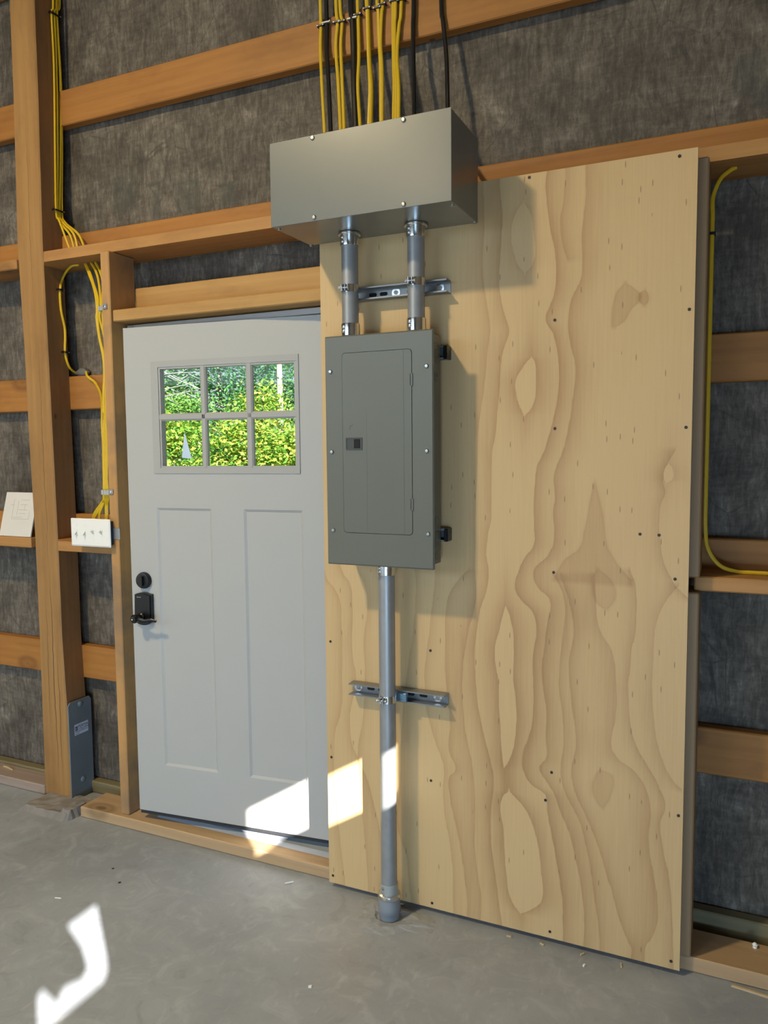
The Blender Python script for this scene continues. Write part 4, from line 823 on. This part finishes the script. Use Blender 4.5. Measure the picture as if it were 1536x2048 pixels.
# staples
def staple(loc, normal, label, mat='staple', wd=.026, group='cable staples'):
    mb = MB().bbox(-wd/2, wd/2, -.011, -.0035, -.0035, .0035, .0015)
    for s in (-1, 1): mb.bbox(s*wd/2-.003, s*wd/2+.003, -.011, .007, -.004, .004, .001)
    o = thing('cable_staple', loc, label, 'cable staple', group, rot={'-y': 0, 'x': math.radians(90)}[normal])
    put_local = bpy.data.objects.new('strap', mb.mesh('strap', M[mat])); COL.objects.link(put_local); put_local.parent = o; BASE[put_local.name] = loc
    for s in (-1, 1):
        nm = bpy.data.objects.new('nail', nailm); COL.objects.link(nm); nm.parent = o; nm.location = (s*wd/2, -.011, 0)
    return o
nailm = MB().lathe([(.0028, 0), (.0028, -.0012), (0, -.0015)], (0, 0, 0), 'y', 8).mesh('nail', M['galv'])
WD = dict(B1=.03, B2=.034)
TS = dict(Y1='leftmost dark staple on the top girt, over a yellow cable', B1='pale staple over the slim black cable on the top girt', Y2='dark staple over the left of the first yellow pair', Y3='dark staple over the right of the first yellow pair',
          B2='pale staple over the thick black cable on the top girt', Y4='dark staple just right of the thick black cable', Y5='dark staple over the doubled yellow cable', Y6='lower staple of the narrow V of yellow cables', Y7='upper staple of the narrow V of yellow cables',
          Y8='left staple of the rightmost yellow bunch', Y9='right staple of the rightmost yellow bunch')
for k, q in DATA['tst'].items(): staple((q[0], .240, q[1]), '-y', TS[k], 'galv' if k in ('B1', 'B2') else 'staple', WD.get(k, .024))
q = DATA['L2'][1]; staple((q[0], q[1], q[2]-.005), 'x', 'upper black staple holding the yellow bundle on the wooden post', 'black', .05)
q = DATA['L2'][4]; staple((q[0]+.002, q[1], q[2]), 'x', 'lower black staple holding the yellow bundle on the wooden post', 'black', .05)
q = DATA['loop'][3]; staple((q[0], q[1], q[2]), 'x', 'upper black staple on the looping yellow cable at the wooden post', 'black', .026)
q = DATA['loop'][6]; staple((q[0], q[1], q[2]-.01), 'x', 'lower black staple on the looping yellow cable at the wooden post', 'black', .026)
staple((1.2560, .15, 2.253), 'x', 'black staple on the yellow cable of the stud right of the plywood', 'black', .024)
# plastic cable stackers on the stud
for z, x0, x1, lab in ((2.216, -1.094, -1.056, 'upper grey cable stacker on the door stud'), (1.4505, -1.116, -1.060, 'lower grey cable stacker on the door stud, above the switch')):
    t = thing('cable_stacker', (x0, .07, z-.012), lab, 'cable stacker')
    mb = MB()
    for k in range(4): mb.ring(rrect(x0+(x1-x0)*k/4, x0+(x1-x0)*(k+1)/4-.001, .066, .100, .002, 2), rrect(x0+(x1-x0)*k/4+.0012, x0+(x1-x0)*(k+1)/4-.0022, .068, .098, .001, 2), z-.010, z+.010, 'z')
    put('clip_row', mb, flat('clear_grey_plastic', (.42, .43, .42), .3, .2, .1), t)
    put('nail_tab', MB().bbox(x1-.003, x1+.020, .054, .0605, z-.008, z+.014, .002), M['galv'], t)
    put('nail', MB().lathe([(.005, 0), (.005, -.002), (0, -.003)], (x1+.010, .054, z+.003), 'y', 10), M['nail'], t)

# ================================================================ SWITCH, NOTEPAD
sw = thing('light_switch', (-1.15, .06, 1.22), 'white four-gang light switch plate beside the door stud', 'light switch')
put('switch_box', MB().bbox(-1.247, -1.0695, .0365, .092, 1.230, 1.330, .003).bbox(-1.072, -1.046, .0365, .0597, 1.230, 1.330, .002), M['bluebox'], sw, label='dark blue plastic switch box')
mb = MB()
o_, i_ = rrect(-1.2615, -1.0400, 1.2200, 1.3395, .004, 3), rrect(-1.2555, -1.0460, 1.2260, 1.3335, .003, 3); n_ = len(o_)
mb.add([(x, .0365, z) for x, z in o_]+[(x, .0335, z) for x, z in o_]+[(x, .0300, z) for x, z in i_], [(i, (i+1) % n_, n_+(i+1) % n_, n_+i) for i in range(n_)]+[(n_+i, n_+(i+1) % n_, 2*n_+(i+1) % n_, 2*n_+i) for i in range(n_)]+[tuple(range(2*n_, 3*n_))])
pl_ = put('switch_plate', mb, M['switch'], sw)
for x, upd in ((-1.2275, -1), (-1.1805, -1), (-1.1335, 1), (-1.0865, 1)):
    tg = put('toggle', MB().box(x-.0055, x+.0055, .0288, .0302, 1.2655, 1.2925).prism([(.0300, 1.2740), (.0300, 1.2860), (.0175, 1.2800+upd*.013), (.0165, 1.2800+upd*.008)], x-.0042, x+.0042, 'x'), M['switch'], sw)
    for z in (1.2480, 1.3090): put('screw', MB().lathe([(.0032, .0302), (.0032, .0290), (0, .0288)], (x, 0, z), 'y', 10), M['switch'], pl_)
put('mounting_tab', MB().bbox(-1.050, -1.012, .0565, .0597, 1.253, 1.301, .001), M['galv'], sw, label='galvanised mounting tab')

npad = thing('notepad', (-1.72, .15, 1.2305), 'white notepad sheet with a faint pencil plan, leaning on the lower shelf', 'paper')
A = math.radians(13)
def lean(x, h, off=0.0): return (x+.04*h, .135+h*math.sin(A)-off*math.cos(A), 1.2310+h*math.cos(A)+off*math.sin(A))
def sheet(x0, x1, h0, h1, o0, o1, mb=None):
    mb = mb or MB(); vs = [lean(x, h, o) for o in (o0, o1) for h in (h0, h1) for x in (x0, x1)]
    return mb.add(vs, [(0,2,3,1),(4,5,7,6),(0,1,5,4),(2,6,7,3),(0,4,6,2),(1,3,7,5)])
put('paper_block', sheet(-1.826, -1.622, 0, .208, 0, .005), M['paper'], npad)
mb = MB(); lw = .0016
def hl(x0, x1, h): sheet(x0, x1, h-lw/2, h+lw/2, .005, .0053, mb)
def vl(x, h0, h1): sheet(x-lw/2, x+lw/2, h0, h1, .005, .0053, mb)
hl(-1.765, -1.655, .082); vl(-1.765, .082, .175); hl(-1.720, -1.665, .172); vl(-1.735, .10, .17); hl(-1.72, -1.675, .150); hl(-1.728, -1.670, .125); hl(-1.722, -1.680, .108)
hl(-1.785, -1.762, .148); vl(-1.69, .125, .150); hl(-1.76, -1.70, .090); vl(-1.655, .082, .12)
put('pencil_plan', mb, M['pencil'], npad)

# ================================================================ FLOOR LITTER
def litter(name, x, y, L, wd, h, rot, mat, label, cat, group=None):
    mb = MB(); c, s = math.cos(rot), math.sin(rot)
    vs = []
    for z in (.0006, h):
        for a, b in ((-L/2, -wd/2), (L/2, -wd/2*.7), (L/2*.96, wd/2), (-L/2*.93, wd/2*.8)): vs.append((x+a*c-b*s, y+a*s+b*c, z+(.001 if a > 0 and z > .001 else 0)))
    mb.add(vs, [(0, 1, 2, 3)[::-1], (4, 5, 6, 7), (0, 1, 5, 4), (1, 2, 6, 5), (2, 3, 7, 6), (3, 0, 4, 7)])
    tag(put(name, mb, M[mat]), label, cat, group)
litter('white_stick', -.150, -.040, .034, .005, .004, .75, 'chip', 'short white stick on the floor in front of the door plate', 'litter')
litter('white_stick', -.870, -.466, .026, .003, .003, .25, 'chip', 'thin white sliver on the floor left of the large sun patch', 'litter')
litter('dark_crumb', -.833, -.232, .008, .004, .003, .1, 'darkscrew', 'dark crumb on the floor nearest the bottom plate', 'litter')
litter('dark_crumb', -.738, -.297, .009, .006, .003, .6, 'darkscrew', 'dark speck pair on the floor above the sun patch', 'litter')
mb = MB().tube([(-1.985, .215, .0475), (-1.95, .208, .052), (-1.90, .200, .0485)], [.004, .007, .004], 5, 3, flat=.4)
tag(put('wood_chip', mb, M['woodchip']), 'pale wood chip lying on the grey bottom plate left of the post', 'wood chip')
litter('white_crumb', .207, -.50, .010, .008, .005, .3, 'chip', 'white crumb alone on the open floor', 'litter')
litter('white_crumb', .9446, -.068, .008, .006, .006, 1.0, 'chip', 'white crumb on the floor below the right half of the plywood', 'litter')
for i, (x, y) in enumerate(((.69, -.020), (.93, -.014), (1.05, -.02), (.80, -.016))):
    litter('wood_shaving', x, y, .016, .005, .005, i*.9, 'woodchip', ('leftmost', 'third', 'rightmost', 'second')[i] + ' curled wood shaving along the plywood foot, counted from the conduit', 'wood shaving', 'wood shavings along the plywood foot')
litter('wood_splinter', 1.415, .015, .10, .008, .006, -.12, 'woodchip', 'long wood splinter on the floor by the right bottom plate', 'wood splinter')
mb = MB().lathe([(0, .048), (.007, .0485), (.006, .053), (.009, .058), (.004, .064), (0, .066)], (1.43, .17, 0), 'z', 8)
tag(put('wood_chip', mb, M['chip']), 'pale crumpled chip lying on the right bottom plate', 'litter')
tag(put('bolt_hole_plug', MB().lathe([(.0085, .0006), (.0085, .003), (.006, .0035), (0, .002)], (.352, -.075, 0), 'z', 12), M['dark']), 'small black plug in the mortar right of the conduit stub', 'plug')

# ================================================================ OUTDOORS, seen through the door lites
rs = np.random.RandomState(11)
def leaves(centres, n_per, spread, size, flatness=.35):
    """sprays of small folded leaves around branch centres"""
    C_ = np.repeat(np.array(centres), n_per, 0); N = len(C_)
    off = rs.normal(0, 1, (N, 3))*spread*np.array([1, 1, flatness]); p = C_+off
    az = rs.uniform(0, 2*np.pi, N); tilt = rs.normal(-.35, .35, N)
    d = np.stack([np.cos(az)*np.cos(tilt), np.sin(az)*np.cos(tilt), np.sin(tilt)], 1)
    sd = np.stack([-np.sin(az), np.cos(az), rs.normal(0, .45, N)], 1); sd /= np.linalg.norm(sd, axis=1)[:, None]
    s = size*rs.uniform(.6, 1.25, N)[:, None]
    v = np.stack([p, p+d*s*.5+sd*s*.27, p+d*s, p+d*s*.5-sd*s*.27], 1).reshape(-1, 3)
    me = bpy.data.meshes.new('foliage'); me.vertices.add(4*N); me.vertices.foreach_set('co', v.ravel())
    me.loops.add(4*N); me.loops.foreach_set('vertex_index', np.arange(4*N, dtype=np.int32))
    me.polygons.add(N); me.polygons.foreach_set('loop_start', np.arange(0, 4*N, 4, dtype=np.int32)); me.polygons.foreach_set('loop_total', np.full(N, 4, dtype=np.int32))
    me.update(); me.validate(); return me
def tree(x, y, h, rad, zlo, nb, mat, label, size=.11, name='forest_tree', trunk=.09, npl=60, spread=.42):
    t = thing(name, (x, y, -.15), label, 'tree' if h > 3.4 else 'bush')
    a = rs.uniform(0, 2*np.pi, nb); u = rs.uniform(0, 1, nb)**.6; zz = rs.uniform(zlo, h, nb)
    prof = np.sin(np.pi*np.clip((zz-zlo)/(h-zlo)*.85+.12, 0, 1))**.6
    cen = np.stack([np.cos(a)*u*rad*prof, np.sin(a)*u*rad*prof, zz+.15], 1)
    me = leaves(cen, npl, spread, size); me.materials.append(M[mat])
    o = bpy.data.objects.new('foliage', me); COL.objects.link(o); o.parent = t; o['kind'] = 'stuff'
    if trunk:
        put('trunk', MB().tube([(x, y, -.15), (x+.05, y+.03, h*.35), (x-.04, y, h*.7), (x, y, h*.95)], [trunk, trunk*.8, trunk*.55, trunk*.2], 10, 4), M['bark'], t)
    return t
tree(-14.6, 15.2, 8.5, 2.3, .2, 210, 'leaf_mid', 'leafy tree outside, seen in the leftmost door lites', .14)
tree(-12.2, 15.8, 9.0, 2.3, .2, 230, 'leaf_green', 'dark green tree outside, seen in the middle door lites', .14)
tree(-9.8, 15.2, 8.5, 2.3, .3, 210, 'leaf_green', 'dark green tree outside, seen in the rightmost door lites', .14)
tree(-17.2, 16.4, 9, 2.5, .2, 170, 'leaf_green', 'dark green tree outside, beyond the left edge of the lites', .14)
tree(-7.2, 15.8, 9, 2.4, .2, 190, 'leaf_mid', 'leafy tree outside, beyond the right edge of the lites', .14)
for i, x in enumerate((-20.5, -17.2, -14, -10.8, -7.6)):
    tree(x, 21+.6*(i % 2), 11, 2.9, 0, 220, 'leaf_green', 'tall dark tree in the rear forest row, ' + ('farthest left', 'second from the left', 'in the middle', 'fourth from the left', 'farthest right')[i], .17, spread=.5)
tree(-9.0, 10.0, 2.30, .80, -.1, 95, 'leaf_yellow', 'yellow-green bush low in the left door lites', .125, 'yellow_bush', .03, 60, .26)
tree(-7.55, 10.3, 2.15, .80, -.1, 95, 'leaf_yellow', 'yellow-green bush low in the middle door lites', .125, 'yellow_bush', .03, 60, .26)
tree(-6.2, 9.9, 2.10, .80, -.1, 95, 'leaf_yellow', 'yellow-green bush low in the right door lites', .125, 'yellow_bush', .03, 60, .26)
tree(-7.95, 11.7, 3.05, .55, .6, 60, 'leaf_yellow', 'slim yellow sapling rising between the middle and right lites', .11, 'yellow_sapling', .025, 55, .24)
tree(-10.7, 12.2, 2.9, .95, 0, 90, 'leaf_mid', 'mid green bush at the left behind the yellow bushes', .11, 'green_bush', .03, 60, .3)
tree(-8.9, 12.6, 2.75, .9, 0, 80, 'leaf_mid', 'mid green bush in the middle behind the yellow bushes', .11, 'green_bush', .03, 60, .3)
tree(-6.9, 12.4, 2.7, .9, 0, 80, 'leaf_mid', 'mid green bush at the right behind the yellow bushes', .11, 'green_bush', .03, 60, .3)
tag(put('grey_tree', MB().tube([(-8.30, 12.9, -.15), (-8.31, 12.9, 2.9), (-8.36, 12.95, 6.5)], [.075, .068, .04], 10, 4), M['twig']), 'pale grey bare tree stem in the upper right door lite', 'tree stem')
br = thing('bare_branch', (-8.8, 9.4, 2.4), 'pale bare branches reaching in at the upper left door lite', 'branch')
for i, (a, b) in enumerate((((-9.3, 9.4, 3.02), (-7.86, 9.45, 3.09)), ((-9.3, 9.4, 2.80), (-7.9, 9.45, 2.92)), ((-9.3, 9.4, 2.52), (-7.92, 9.45, 2.76)), ((-9.0, 9.42, 3.30), (-7.95, 9.5, 2.80)))):
    A_, B_ = Vector(a), Vector(b); mid_ = (A_+B_)/2+Vector((0, 0, .04*(-1)**i))
    mb = MB().tube([A_, mid_, B_], [.013, .009, .004], 6, 4)
    for k in range(4):
        q = A_.lerp(B_, .3+.17*k); mb.tube([q, q+Vector((.16, .02, .08*(-1)**k)), q+Vector((.32, .0, .13*(-1)**k))], [.006, .004, .002], 5, 3)
    put('branch', mb, M['twig'], br)
tag(put('blue_tarp', MB().add([(-8.03, 9.15, 1.98), (-8.11, 9.15, 1.50), (-7.90, 9.17, 1.48), (-8.0, 9.30, 1.48)], [(0, 1, 2), (0, 2, 3), (0, 3, 1), (1, 3, 2)]), M['tarp']), 'pale blue pointed tarp among the yellow bushes in the lower left lite', 'tarp')
